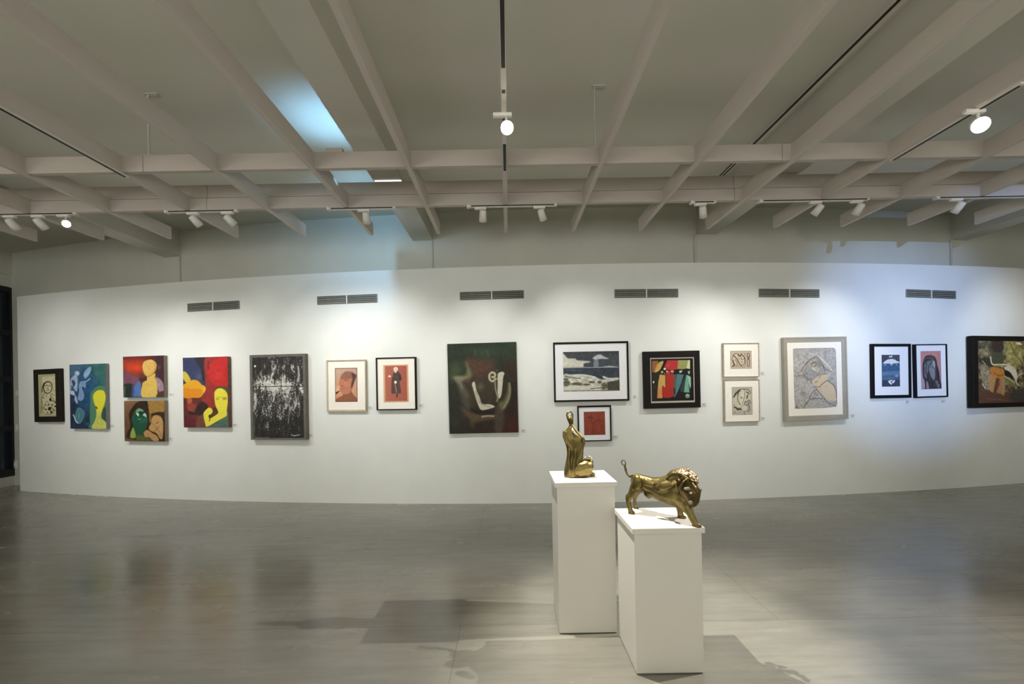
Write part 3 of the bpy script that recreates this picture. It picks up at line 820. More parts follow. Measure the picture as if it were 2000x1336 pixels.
for (x, y0_, y1_, c, w) in ((380, 200, 420, (40, 38, 35), 12), (522, 300, 560, (30, 29, 27), 8), (745, 240, 430, (214, 212, 206), 22), (720, 150, 480, (70, 66, 60), 10), (310, 370, 430, (235, 233, 228), 26), (425, 600, 700, (238, 236, 232), 20), (185, 600, 790, (214, 214, 210), 30), (710, 600, 760, (200, 200, 194), 14), (625, 620, 980, (170, 168, 160), 12), (375, 880, 1160, (40, 40, 36), 8)):
    a.line([(x, y0_), (x + 10, (y0_ + y1_) / 2), (x - 4, y1_)], c, w, 10, True, .75)
a.glow(250, 960, 90, 120, (30, 34, 32), .85); a.glow(490, 990, 90, 60, (40, 40, 36), .8); a.glow(230, 250, 70, 120, (40, 38, 32), .8)
a.glow(760, 445, 50, 16, (110, 80, 50), .6)
a.ell(182, 235, 14, 14, (236, 236, 232), .4); a.line([(180, 900), (176, 1080), (190, 1165), (360, 1165)], (130, 134, 128), 6, 6); a.line([(660, 1130), (700, 1142), (770, 1130)], (216, 216, 212), 8)
a.C += RNG.uniform(-34, 34, a.X.shape)[..., None]
framed_picture(h, a, 'framed_painting', 'tall grey framed canvas of silvery streaks on black', q, None, M_GREYF, recess=.008, cat='painting', amat=M_OIL)

# 7 profile head -------------------------------------------------------------------------
h = Hang(cE, [(145, 215), (855, 200), (868, 1128), (172, 1130)], .035)
q = [(305, 352), (700, 350), (706, 950), (310, 958)]
a = Art(q, cE[2], (200, 160, 138), 1.6, 9)
a.grad4((200, 168, 148), (196, 160, 140), (216, 150, 110), (226, 150, 100))
a.glow(350, 740, 60, 80, (240, 190, 130), .8)
a.poly([(325, 960), (340, 895), (440, 840), (460, 800), (590, 720), (600, 770), (640, 830), (690, 890), (712, 965)], (150, 92, 64), 9)
a.poly([(545, 413), (620, 430), (668, 468), (680, 500), (660, 570), (628, 640), (600, 720), (560, 800), (470, 820), (400, 775), (388, 720), (385, 680), (365, 650), (385, 570), (410, 510), (440, 455), (490, 420)], (198, 124, 94), 6)
a.poly([(545, 413), (620, 430), (675, 475), (680, 505), (650, 590), (628, 650), (600, 725), (590, 690), (605, 600), (600, 540), (500, 530), (410, 530), (430, 470), (490, 420)], (150, 102, 82), 40)
a.poly([(600, 445), (675, 475), (680, 505), (650, 590), (628, 650), (600, 722), (595, 640), (620, 540)], (86, 60, 54), 12)
a.line([(410, 545), (480, 535), (590, 525)], (120, 76, 60), 9, 8); a.poly([(465, 560), (520, 548), (560, 560), (510, 580)], (150, 108, 96), 6); a.line([(470, 572), (520, 575)], (110, 76, 66), 6)
a.line([(395, 665), (430, 672), (475, 665)], (130, 62, 50), 8); a.poly([(372, 660), (395, 670), (390, 720), (368, 728)], (236, 160, 140), 7)
a.line([(400, 700), (470, 715), (520, 705)], (176, 96, 70), 6, 8); a.glow(500, 640, 50, 50, (216, 136, 100), .8); a.glow(440, 740, 30, 20, (176, 100, 76), .7)
a.poly([(320, 790), (360, 765), (388, 757), (370, 785), (330, 818)], (70, 44, 40), 6)
m_ = np.minimum(np.minimum(a.S * 395, (1 - a.S) * 395), np.minimum(a.T * 600, (1 - a.T) * 600))
a.mix(np.clip((13 - m_) / 5, 0, 1), (104, 52, 34)); a.tex(14, 7)
framed_picture(h, a, 'framed_print', 'champagne framed print of a head in profile with wide cream mat', q, [(180, 235), (838, 222), (845, 1090), (182, 1098)], M_CHAMP)

# 8 coated figure ------------------------------------------------------------------------
h = Hang(cE, [(1028, 170), (1742, 155), (1760, 1095), (1050, 1105)], .045)
q = [(1192, 318), (1580, 310), (1590, 935), (1205, 942)]
a = Art(q, cE[2], (184, 100, 76), 1.6, 10)
a.grad4((190, 100, 80), (176, 92, 74), (178, 92, 70), (190, 104, 84))
D = (92, 70, 66)
a.poly([(1350, 430), (1385, 440), (1425, 412), (1470, 460), (1490, 530), (1480, 572), (1455, 580), (1470, 700), (1478, 798), (1400, 800), (1316, 808), (1310, 700), (1312, 560), (1330, 500)], D, 6, tex=8)
a.poly([(1440, 450), (1490, 530), (1480, 570), (1450, 575), (1440, 500)], (74, 54, 50), 8); a.line([(1365, 500), (1410, 510)], (130, 78, 66), 6); a.line([(1462, 590), (1470, 620)], (176, 96, 76), 8)
a.poly([(1365, 650), (1385, 650), (1410, 790), (1412, 870), (1395, 870), (1392, 790)], (164, 126, 96), 6); a.poly([(1398, 800), (1420, 800), (1420, 870), (1398, 875)], (84, 62, 58), 5)
a.ell(1385, 372, 40, 36, (248, 240, 214), .15); a.poly([(1352, 380), (1415, 380), (1400, 420), (1384, 440), (1362, 415)], (244, 232, 204), 6)
a.line([(1380, 350), (1380, 385)], (150, 120, 100), 5); a.line([(1368, 400), (1400, 398)], (170, 140, 110), 5); a.ell(1367, 372, 7, 6, (170, 140, 116), .5); a.ell(1398, 372, 7, 6, (170, 140, 116), .5)
a.ell(1276, 500, 25, 18, (248, 234, 216), .3); a.line([(1296, 500), (1325, 500)], (196, 124, 96), 10); a.ell(1382, 605, 22, 26, (252, 248, 236), .2)
a.line([(1345, 470), (1320, 560)], (70, 52, 48), 5); a.tex(12, 6)
framed_picture(h, a, 'framed_print', 'black framed print of a bald figure in a dark coat on terracotta', q, [(1055, 188), (1718, 182), (1736, 1075), (1072, 1085)], M_BLACK, paperq=[(1158, 297), (1608, 292), (1616, 955), (1175, 965)])

# 9 large dark green canvas ----------------------------------------------------------------
q = [(85, 108), (938, 80), (975, 1205), (115, 1225)]
h = Hang(cF, q, .035)
a = Art(q, cF[2], (44, 40, 28), 1.25, 11)
a.grad4((36, 46, 32), (36, 56, 36), (56, 22, 16), (40, 42, 30))
a.glow(560, 220, 240, 120, (52, 70, 46), .9); a.glow(200, 420, 130, 120, (60, 84, 42), .8); a.glow(160, 520, 80, 80, (100, 104, 60), .5)
a.glow(880, 420, 130, 150, (58, 34, 22), .9); a.glow(890, 1120, 110, 110, (80, 26, 18), .9); a.glow(900, 750, 60, 250, (34, 22, 14), .9)
a.poly([(320, 310), (480, 290), (640, 310), (680, 400), (640, 560), (420, 600), (370, 480)], (88, 60, 45), 110)
a.poly([(390, 560), (640, 480), (700, 700), (640, 860), (500, 820), (380, 900), (360, 700)], (66, 55, 38), 120)
a.glow(500, 640, 60, 70, (112, 106, 84), .7); a.glow(330, 560, 60, 60, (110, 76, 56), .8)
a.poly([(320, 330), (350, 380), (395, 480), (360, 540), (300, 520), (330, 440)], (128, 128, 84), 44, op=.8); a.poly([(170, 520), (250, 505), (320, 520), (260, 580), (200, 570)], (150, 146, 110), 40, op=.85)
a.poly([(190, 540), (260, 560), (310, 660), (350, 760), (310, 760), (250, 680)], (126, 120, 102), 50, op=.85); a.poly([(250, 680), (350, 700), (370, 900), (300, 900)], (84, 76, 60), 60, op=.8)
a.line([(280, 580), (330, 680), (360, 720)], (84, 60, 46), 18, 20)
a.poly([(250, 900), (400, 960), (540, 990), (690, 970), (690, 1030), (540, 1060), (420, 1090), (400, 1140), (370, 1060)], (98, 78, 54), 50, op=.85); a.line([(520, 1010), (600, 1000), (670, 1005)], (196, 180, 150), 14, 16)
a.glow(300, 990, 50, 40, (80, 52, 34), .8); a.glow(180, 1080, 90, 60, (58, 60, 46), .6)
a.poly([(380, 900), (480, 940), (680, 940), (690, 980), (500, 980), (400, 950)], (30, 24, 16), 20)
a.poly([(850, 590), (872, 640), (870, 740), (840, 840), (780, 940), (740, 940), (730, 840), (790, 800), (830, 700)], (104, 102, 66), 44); a.line([(858, 600), (866, 700), (845, 800), (790, 900)], (176, 172, 128), 14, 24, True, .85)
a.poly([(700, 880), (770, 950), (800, 1000), (770, 1200), (690, 1200), (680, 1000)], (74, 62, 46), 40)
L9 = (206, 200, 178)
a.poly([(395, 600), (415, 575), (432, 590), (450, 680), (490, 770), (520, 850), (600, 855), (660, 870), (676, 890), (640, 905), (560, 925), (505, 922), (470, 860), (430, 740), (402, 640)], L9, 10, tex=14)
a.line([(440, 700), (500, 840), (620, 890)], (160, 150, 126), 20, 24, True, .7)
a.poly([(712, 490), (735, 460), (775, 452), (796, 475), (782, 520), (772, 640), (760, 740), (735, 785), (715, 740), (712, 620)], L9, 10, tex=12)
a.line([(690, 540), (650, 570), (615, 545), (612, 490), (645, 460), (680, 480), (672, 520), (645, 515)], (200, 192, 160), 26, 10)
a.line([(680, 580), (690, 680), (715, 770), (705, 815)], (150, 140, 112), 20, 12); a.line([(690, 440), (720, 432)], (120, 110, 80), 8, 10)
a.line([(440, 180), (430, 240)], (84, 96, 66), 14, 24, op=.7); a.line([(570, 190), (600, 250)], (80, 92, 62), 14, 24, op=.7); a.tex(30, 7)
canvas_picture(h, a, 'canvas_painting', 'large unframed dark green canvas with pale bent limbs, at the middle of the wall', side=mat_noise('dark_canvas_side', (60, 56, 44), (76, 70, 56), 20, .7))

# 10 seascape -----------------------------------------------------------------------------
h = Hang(cG, [(62, 110), (918, 93), (922, 770), (75, 788)], .045)
q = [(170, 218), (812, 205), (815, 655), (182, 672)]
a = Art(q, cG[2], (60, 70, 84), 1.6, 12)
a.grad4((72, 76, 80), (66, 66, 66), (84, 82, 72), (150, 148, 134))
a.poly([(170, 250), (500, 240), (810, 240), (810, 390), (170, 400)], (72, 77, 84), 18, False)
a.poly([(170, 240), (200, 262), (230, 290), (310, 292), (340, 312), (470, 322), (478, 335), (410, 350), (390, 392), (172, 405)], (216, 216, 196), 14, tex=16)
a.poly([(510, 290), (550, 258), (600, 245), (640, 270), (695, 292), (600, 296), (560, 300)], (196, 200, 202), 14)
a.poly([(530, 300), (570, 300), (575, 385), (525, 385)], (130, 140, 152), 20); a.glow(545, 296, 14, 10, (236, 240, 240), 1)
a.poly([(172, 395), (810, 385), (810, 520), (560, 520), (400, 470), (178, 480)], (62, 72, 84), 12, False); a.glow(680, 440, 100, 50, (56, 66, 78), .8)
a.line([(180, 398), (500, 392), (800, 388)], (190, 198, 204), 7); a.glow(700, 380, 90, 10, (206, 210, 206), .9); a.glow(300, 425, 120, 14, (86, 100, 116), .9)
a.poly([(178, 480), (280, 475), (400, 470), (520, 490), (570, 515), (640, 530), (800, 510), (808, 560), (680, 560), (660, 650), (180, 668)], (206, 206, 188), 8, tex=40, tscale=22)
a.line([(280, 480), (400, 480), (520, 498), (565, 520)], (236, 238, 232), 9); a.line([(200, 495), (300, 512), (370, 520)], (92, 104, 112), 10, 8)
RK = (92, 88, 68)
for (x, y, rx, ry) in ((215, 575, 40, 34), (330, 585, 62, 22), (205, 530, 30, 12), (440, 588, 40, 12), (500, 560, 40, 12), (590, 560, 24, 16), (640, 605, 34, 40), (560, 620, 60, 8), (740, 600, 80, 46), (800, 540, 20, 12)): a.ell(x, y, rx, ry, RK, .5, op=.9)
a.poly([(250, 600), (340, 598), (440, 612), (600, 606), (610, 625), (480, 640), (240, 652), (190, 640)], (218, 216, 200), 10, tex=14); a.poly([(620, 500), (640, 490), (690, 510), (800, 508), (690, 525), (650, 520)], (220, 222, 216), 8)
a.poly([(690, 560), (812, 550), (814, 640), (690, 645)], (76, 74, 64), 14); a.line([(490, 635), (560, 628), (620, 620)], (60, 56, 46), 8); a.line([(182, 662), (815, 650)], (120, 112, 98), 8, smooth=False)
a.line([(170, 220), (812, 208)], (60, 58, 54), 12, 8, False); a.tex(14, 16)
framed_picture(h, a, 'framed_print', 'wide black framed seascape print with white mat and breaking waves', q, [(80, 130), (895, 117), (905, 750), (90, 768)], M_BLACK, M_MATW)

# 11 small red print ---------------------------------------------------------------------------
h = Hang(cG2, [(487, 25), (1030, 12), (1046, 595), (497, 608)], .045)
q = [(587, 122), (933, 112), (941, 495), (595, 502)]
a = Art(q, cG2[2], (150, 66, 46), 1.6, 13)
a.grad4((158, 72, 52), (160, 70, 54), (150, 64, 44), (144, 60, 40)); a.tex(40, 10)
for p_ in ([(650, 220), (690, 200), (730, 225)], [(690, 230), (740, 310), (790, 260), (850, 255)], [(740, 310), (740, 470)], [(850, 255), (880, 380)]): a.line(p_, (116, 46, 34), 14, 20, True, .6)
a.ell(670, 220, 12, 8, (100, 40, 32), .8, op=.8); a.ell(850, 258, 10, 12, (100, 40, 32), .8, op=.8); a.line([(595, 500), (940, 494)], (90, 36, 28), 8, smooth=False); a.line([(587, 122), (933, 112)], (110, 44, 34), 8, smooth=False)
framed_picture(h, a, 'framed_print', 'small black framed rust red print under the seascape, behind the seated brass sculpture', q, [(508, 48), (1010, 40), (1024, 578), (512, 590)], M_BLACK, M_MATW)

# 12 dark framed abstract --------------------------------------------------------------------
h = Hang(cH, [(155, 148), (1135, 130), (1142, 1118), (163, 1148)], .055)
q = [(300, 300), (985, 285), (985, 985), (305, 1000)]
a = Art(q, cH[2], (18, 16, 14), 1.6, 14)
a.poly([(300, 520), (440, 500), (420, 620), (400, 790), (385, 985), (300, 1000)], (38, 30, 22), 8, False)
a.poly([(308, 310), (420, 308), (400, 400), (350, 505), (310, 512)], (152, 94, 52), 6, False, tex=10); a.poly([(420, 345), (505, 312), (480, 400), (430, 480), (350, 510), (370, 430)], (204, 164, 74), 7, tex=12); a.line([(435, 345), (380, 440), (350, 505)], (150, 110, 50), 6)
a.poly([(575, 300), (765, 300), (745, 455), (640, 470), (600, 470), (515, 430)], (194, 40, 42), 7, False, tex=10); a.line([(580, 370), (590, 410), (610, 365)], (226, 90, 84), 8, 8)
a.poly([(765, 298), (940, 296), (905, 440), (850, 455), (745, 450)], (150, 152, 82), 7, False, tex=10); a.poly([(940, 296), (972, 296), (970, 450), (905, 440)], (206, 206, 150), 7, False)
a.poly([(440, 545), (535, 560), (535, 760), (525, 775), (480, 735), (475, 860), (480, 960), (390, 960), (400, 800), (412, 680)], (206, 160, 78), 7, False, tex=8); a.poly([(400, 790), (475, 780), (478, 960), (390, 960)], (216, 130, 72), 14, False, .8); a.glow(455, 915, 14, 20, (240, 180, 130), .8)
a.poly([(540, 530), (680, 535), (690, 700), (665, 930), (600, 955), (500, 955), (470, 890), (480, 740), (525, 775), (545, 720)], (180, 38, 24), 8, False, tex=10); a.poly([(570, 480), (620, 480), (620, 540), (560, 540)], (196, 44, 40), 6, False)
a.poly([(680, 540), (725, 545), (710, 800), (720, 900), (690, 950), (665, 930), (672, 720)], (104, 78, 74), 12, False); a.poly([(670, 800), (730, 790), (720, 870), (690, 900)], (56, 40, 34), 10)
a.poly([(735, 540), (860, 550), (830, 680), (770, 820), (705, 940), (712, 700)], (78, 120, 126), 7, False, tex=10)
a.poly([(885, 560), (860, 850), (800, 845), (790, 800), (845, 660)], (36, 66, 66), 8, False)
a.poly([(900, 555), (930, 560), (950, 860), (855, 860), (875, 700)], (110, 168, 142), 7, False, tex=10); a.poly([(925, 560), (980, 590), (980, 740), (965, 800), (940, 690)], (150, 196, 170), 7, False, tex=10)
a.line([(860, 560), (800, 740), (700, 950)], (14, 12, 10), 10)
for (x, y, rx, ry, c) in ((528, 450, 22, 18, (236, 226, 206)), (565, 495, 14, 20, (230, 170, 150)), (658, 495, 28, 24, (226, 160, 124)), (658, 495, 12, 10, (190, 90, 60)), (480, 505, 22, 22, (196, 160, 110)), (330, 680, 12, 22, (236, 226, 190)), (345, 770, 12, 12, (80, 62, 36)), (915, 922, 40, 38, (120, 150, 116)), (915, 905, 26, 12, (176, 196, 176)), (525, 530, 12, 16, (150, 100, 80))): a.ell(x, y, rx, ry, c, .3)
a.poly([(780, 480), (840, 475), (820, 510), (785, 525)], (186, 196, 176), 6, False); a.poly([(930, 490), (970, 485), (955, 550), (935, 520)], (176, 186, 176), 6, False)
framed_picture(h, a, 'framed_painting', 'square abstract of red, ochre and teal shapes in a deep dark frame', q, [(268, 262), (1036, 237), (1046, 1032), (278, 1050)], M_BROWNBLK, cat='painting', innerq=[(290, 283), (1018, 262), (1028, 1000), (292, 1014)], innermat=M_SILVER, linerq=[(288, 281), (1020, 260), (1030, 1002), (290, 1016)], linermat=M_BLACK, amat=M_OIL)

# 13, 14 ink studies --------------------------------------------------------------------------
h = Hang(cI, [(125, 112), (655, 105), (660, 600), (145, 603)], .04)
q = [(238, 223), (548, 223), (548, 480), (242, 487)]
K = (58, 48, 46)
a = Art(q, cI[2], (196, 176, 152), 1.8, 15); a.tex(20, 8)
a.poly([(270, 262), (330, 258), (400, 270), (455, 300), (450, 440), (400, 440), (270, 450)], (206, 188, 160), 14)
for p_, w in (([(290, 290), (340, 350), (370, 410), (400, 435)], 12), ([(400, 435), (435, 420), (450, 370), (440, 320)], 7), ([(272, 330), (280, 290), (300, 265), (330, 262)], 8), ([(350, 270), (370, 300), (392, 290)], 16), ([(392, 268), (430, 300), (450, 335)], 12), ([(275, 360), (285, 400), (300, 425), (272, 450)], 16), ([(300, 440), (330, 450), (340, 400), (310, 350)], 7), ([(362, 330), (366, 345)], 7), ([(395, 385), (415, 382)], 7), ([(360, 430), (365, 445), (450, 445), (455, 330)], 5), ([(485, 265), (515, 265), (512, 330), (488, 330), (485, 265)], 7), ([(488, 355), (515, 352), (512, 440), (488, 440), (488, 355)], 7), ([(505, 300), (500, 345)], 8), ([(450, 260), (452, 300)], 5), ([(400, 310), (400, 350), (430, 345)], 6), ([(245, 350), (270, 345)], 5)): a.line(p_, K, w)
m_ = np.minimum(np.minimum(a.S, 1 - a.S) * 310, np.minimum(a.T, 1 - a.T) * 260); a.mix(np.clip((6 - m_) / 5, 0, 1), (130, 116, 100))
framed_picture(h, a, 'framed_drawing', 'small ink drawing with wide cream mat, upper of the stacked ink drawings', q, [(138, 124), (645, 117), (650, 590), (152, 596)], M_CHAMP)
h = Hang(cI, [(148, 645), (662, 633), (667, 1250), (155, 1257)], .04)
q = [(262, 750), (555, 748), (562, 1150), (268, 1155)]
a = Art(q, cI[2], (186, 178, 162), 1.8, 16); a.tex(24, 10)
a.poly([(290, 900), (340, 810), (420, 780), (500, 800), (530, 850), (520, 930), (480, 950), (430, 1000), (400, 1050), (310, 1040), (280, 980)], (204, 196, 172), 10); a.poly([(400, 830), (440, 800), (445, 900), (410, 1010), (385, 960)], (220, 210, 186), 8)
for p_, w in (([(285, 900), (320, 830), (380, 785), (440, 780), (500, 795), (535, 835)], 8), ([(290, 895), (330, 840), (380, 800)], 16), ([(440, 785), (445, 880), (412, 1000)], 5), ([(345, 870), (350, 950), (390, 1010)], 8), ([(395, 890), (400, 910), (415, 905)], 9), ([(475, 820), (515, 850)], 14), ([(480, 910), (490, 870)], 16), ([(445, 1000), (460, 960), (500, 975), (500, 1010), (460, 1010)], 9), ([(490, 940), (520, 950), (530, 990)], 8), ([(300, 1040), (340, 1060), (390, 1050)], 12), ([(320, 1040), (345, 1075), (400, 1070)], 16), ([(400, 1070), (440, 1095), (490, 1090), (500, 1040)], 7), ([(410, 1030), (440, 1100)], 6), ([(510, 1010), (520, 1080), (500, 1110)], 7), ([(290, 1120), (320, 1115)], 4), ([(440, 1110), (450, 1145)], 6), ([(300, 1000), (295, 1050)], 6), ([(365, 800), (345, 870)], 12)): a.line(p_, K, w)
a.ell(450, 1060, 46, 38, (212, 204, 182), .15); a.ell(375, 1035, 26, 14, (216, 206, 184), .2)
m_ = np.minimum(np.minimum(a.S, 1 - a.S) * 310, np.minimum(a.T, 1 - a.T) * 400); a.mix(np.clip((6 - m_) / 5, 0, 1), (120, 112, 100))
framed_picture(h, a, 'framed_drawing', 'ink drawing of a bowed head with cream mat, lower of the stacked ink drawings', q, [(158, 655), (652, 645), (657, 1240), (166, 1248)], M_CHAMP)

# 15 large line etching ---------------------------------------------------------------------
h = Hang(cJ, [(130, 98), (1003, 85), (1050, 1215), (190, 1250)], .055)
q = [(278, 245), (870, 240), (892, 1062), (306, 1080)]
a = Art(q, cJ[2], (240, 233, 220), 1.7, 17)
m = a.poly([(280, 262), (300, 250), (560, 246), (830, 244), (858, 262), (868, 300), (880, 560), (888, 1010), (870, 1048), (800, 1058), (560, 1076), (350, 1078), (318, 1040), (290, 860), (272, 700)], (186, 183, 178), 6, False, tex=20, tscale=40)
skin = a.mask([(560, 680), (640, 620), (760, 590), (780, 620), (750, 690), (830, 750), (870, 830), (880, 960), (780, 960), (700, 900), (620, 820), (590, 780), (540, 730)], 10)
a.mix(skin, (212, 192, 162)); a.poly([(400, 560), (480, 420), (580, 360), (660, 420), (700, 560), (600, 640), (520, 680)], (160, 158, 154), 14, op=.6)
a.poly([(500, 440), (590, 400), (640, 470), (640, 560), (580, 560), (520, 500)], (196, 184, 160), 14); a.poly([(380, 560), (440, 440), (540, 340), (600, 330), (700, 400), (770, 500), (740, 500), (620, 380), (520, 390), (430, 520)], (196, 190, 178), 10)
a.cells(240, (104, 100, 102), 2.2, .6, m * (1 - skin * .85)); a.cells(700, (110, 106, 108), 1.5, .45, m * (1 - skin))
K = (74, 70, 76)
for p_, w in (([(385, 570), (470, 440), (590, 365), (660, 430), (720, 560)], 7), ([(420, 600), (500, 680), (545, 735)], 7), ([(570, 770), (640, 780), (680, 740), (750, 690)], 8), ([(580, 720), (620, 700)], 7), ([(750, 690), (840, 760), (875, 850), (880, 930)], 8), ([(600, 800), (680, 900), (760, 990), (870, 1040)], 8), ([(430, 1070), (480, 980), (560, 940), (690, 940)], 7), ([(500, 940), (560, 840), (600, 820)], 7), ([(520, 470), (560, 440), (600, 470), (570, 500)], 9), ([(530, 500), (580, 430), (640, 490)], 6), ([(640, 660), (670, 610), (760, 600)], 6), ([(680, 470), (740, 540), (800, 570)], 6), ([(310, 640), (400, 620), (480, 690)], 6)): a.line(p_, K, w)
a.line([(650, 370), (750, 470), (810, 545)], (226, 222, 210), 12); a.line([(540, 520), (585, 545)], (224, 216, 196), 14)
e_ = a.mask([(280, 262), (300, 250), (560, 246), (830, 244), (858, 262), (868, 300), (880, 560), (888, 1010), (870, 1048), (800, 1058), (560, 1076), (350, 1078), (318, 1040), (290, 860), (272, 700)], 24, False)
a.mix(np.clip(1 - abs(e_ - .6) * 3, 0, 1) * m * .5, (80, 78, 74)); a.glow(330, 1060, 30, 30, (70, 66, 62), .7)
framed_picture(h, a, 'framed_print', 'large line etching of a resting head in a wide silver frame with cream mat', q, [(150, 122), (985, 108), (1030, 1190), (205, 1222)], M_SILVER, innerq=[(190, 165), (942, 155), (970, 1155), (225, 1180)], innermat=M_SILVER, fw=.03)

# 16 blue landscape print -------------------------------------------------------------------
h = Hang(cK, [(128, 158), (866, 156), (858, 1165), (128, 1175)], .035)
q = [(322, 362), (660, 362), (658, 955), (322, 955)]
a = Art(q, cK[2], (60, 92, 128), 1.8, 18)
a.grad4((66, 74, 88), (76, 84, 96), (60, 74, 96), (52, 66, 90)); a.poly([(322, 520), (660, 520), (660, 830), (322, 830)], (62, 98, 138), 14, False, tex=12)
a.poly([(322, 680), (660, 660), (660, 740), (322, 750)], (96, 128, 160), 24, False); a.poly([(322, 770), (560, 770), (560, 830), (322, 830)], (80, 112, 146), 16, False)
a.poly([(340, 525), (370, 490), (430, 450), (510, 436), (570, 450), (610, 480), (655, 495), (655, 515), (530, 525), (525, 550), (490, 550), (480, 525)], (226, 228, 232), 6, False)
for (x, y, w_, h_) in ((388, 545, 12, 26), (600, 545, 10, 16), (510, 545, 12, 14)): a.ell(x, y, w_, h_, (170, 190, 214), .6, op=.8)
a.ell(475, 398, 15, 15, (240, 242, 246), .2); a.ell(510, 392, 14, 18, (240, 242, 246), .2)
a.ell(600, 755, 34, 24, (140, 164, 188), .6); a.poly([(440, 850), (500, 832), (515, 850), (490, 880), (510, 905), (490, 918), (450, 880)], (240, 242, 244), 5); a.poly([(520, 850), (565, 838), (555, 870), (515, 900)], (236, 238, 240), 5); a.ell(490, 858, 16, 8, (60, 74, 96), .3)
a.tex(16, 12); a.line([(322, 362), (322, 955)], (40, 50, 70), 6, smooth=False)
framed_picture(h, a, 'framed_print', 'black framed blue print with a white hill shape, left of the black framed pair', q, [(180, 208), (822, 208), (815, 1112), (175, 1115)], M_BLACK, M_MATW, fw=.04)

# 17 dark bundle on pink -------------------------------------------------------------------
h = Hang(cK, [(932, 163), (1538, 162), (1544, 1145), (930, 1175)], .035)
q = [(1050, 293), (1430, 293), (1430, 1000), (1056, 1000)]
a = Art(q, cK[2], (196, 132, 128), 1.8, 19)
a.grad4((206, 136, 130), (206, 140, 132), (196, 130, 132), (190, 160, 168))
a.poly([(1085, 560), (1110, 440), (1150, 380), (1220, 368), (1290, 385), (1340, 440), (1360, 560), (1390, 680), (1410, 860), (1430, 1000), (1110, 1000), (1110, 840), (1085, 700)], (66, 60, 66), 8)
a.poly([(1110, 470), (1160, 400), (1250, 395), (1310, 440), (1260, 460), (1180, 430)], (96, 84, 84), 10)
a.poly([(1110, 560), (1170, 480), (1240, 470), (1310, 480), (1320, 600), (1300, 840), (1230, 800), (1190, 660), (1150, 800), (1110, 720)], (120, 122, 128), 12, tex=26)
a.poly([(1270, 490), (1305, 480), (1320, 560), (1300, 600)], (166, 178, 182), 8); a.poly([(1220, 620), (1300, 640), (1310, 780), (1260, 800)], (140, 140, 146), 10)
a.poly([(1060, 780), (1110, 830), (1120, 1000), (1060, 1000)], (190, 160, 164), 8); a.poly([(1150, 850), (1190, 900), (1200, 1000), (1150, 1000)], (160, 140, 146), 8); a.poly([(1310, 860), (1380, 860), (1390, 990), (1330, 960)], (120, 110, 114), 12)
for p_, w in (([(1165, 480), (1150, 640), (1180, 830), (1210, 1000)], 10), ([(1270, 490), (1190, 600), (1230, 780), (1300, 860)], 10), ([(1250, 800), (1260, 1000)], 12), ([(1360, 600), (1380, 900)], 16), ([(1130, 820), (1140, 1000)], 16), ([(1110, 600), (1130, 720)], 8), ([(1300, 860), (1350, 980)], 12), ([(1100, 500), (1090, 640), (1100, 800)], 14)): a.line(p_, (38, 32, 38), w, 8)
a.tex(14, 12, 2.5); a.line([(1050, 1000), (1430, 1000)], (40, 30, 34), 12, smooth=False); a.line([(1050, 293), (1430, 293)], (150, 80, 76), 8, smooth=False)
framed_picture(h, a, 'framed_print', 'black framed print of a dark shrouded bundle on pink, right of the black framed pair', q, [(960, 185), (1515, 182), (1525, 1128), (970, 1138)], M_BLACK, M_MATW, fw=.03)

# 18 mask in the trees, cut by the picture edge ----------------------------------------------
h = Hang(cL, [(255, 122), (1690, 143), (1690, 1195), (240, 1233)], .075)
q = [(318, 200), (1620, 210), (1620, 1130), (330, 1160)]
a = Art(q, cL[2], (110, 100, 60), 1.6, 20)
a.grad4((88, 84, 62), (140, 130, 70), (56, 46, 34), (92, 58, 40)); n1 = a.noise(34, 1.5, 3); n2 = a.noise(120, 1.6, 2)
a.mix(np.clip(n1 * 1.2 + .1, 0, 1) * .8, (186, 176, 120)); a.mix(np.clip(-n1 * 1.4 - .1 - n2 * .5, 0, 1) * .8, (46, 42, 26))
a.poly([(540, 200), (700, 200), (690, 380), (580, 400), (530, 330)], (62, 48, 36), 40); a.poly([(540, 400), (690, 390), (700, 550), (560, 560)], (74, 78, 50), 30); a.glow(400, 260, 80, 60, (92, 96, 72), .7)
a.poly([(770, 210), (940, 220), (1000, 420), (900, 640), (800, 580), (750, 560)], (176, 160, 84), 40, tex=60, tscale=40, op=.7)
a.poly([(330, 880), (420, 940), (800, 1020), (1100, 900), (1620, 800), (1620, 1140), (330, 1160)], (96, 64, 46), 60)
a.poly([(350, 480), (500, 470), (540, 600), (420, 560)], (60, 54, 36), 20); a.line([(360, 510), (430, 570), (520, 640)], (54, 40, 34), 22, 10); a.line([(390, 510), (440, 560)], (206, 190, 160), 9)
a.poly([(360, 640), (400, 560), (500, 640), (490, 960), (400, 840)], (150, 136, 104), 24, tex=40, tscale=20)
a.line([(515, 450), (540, 560), (640, 565), (780, 578), (880, 640), (900, 700)], (226, 216, 180), 18, 8); a.line([(560, 580), (700, 600), (760, 600)], (196, 160, 90), 12, 10)
a.poly([(500, 640), (560, 600), (640, 620), (720, 660), (715, 740), (660, 800), (600, 780), (540, 720)], (196, 124, 40), 12, tex=20); a.line([(560, 690), (640, 740), (700, 720)], (150, 80, 20), 16, 12)
a.poly([(500, 720), (600, 770), (610, 850), (560, 990), (500, 960), (480, 860)], (182, 140, 84), 16, tex=10); a.poly([(640, 820), (720, 760), (720, 1000), (620, 1000), (600, 940)], (172, 120, 76), 16); a.poly([(600, 780), (650, 800), (610, 900), (560, 990)], (110, 60, 30), 14)
a.line([(395, 860), (440, 940)], (226, 210, 180), 14); a.line([(440, 950), (520, 1000), (580, 990), (640, 860)], (104, 58, 36), 18, 10)
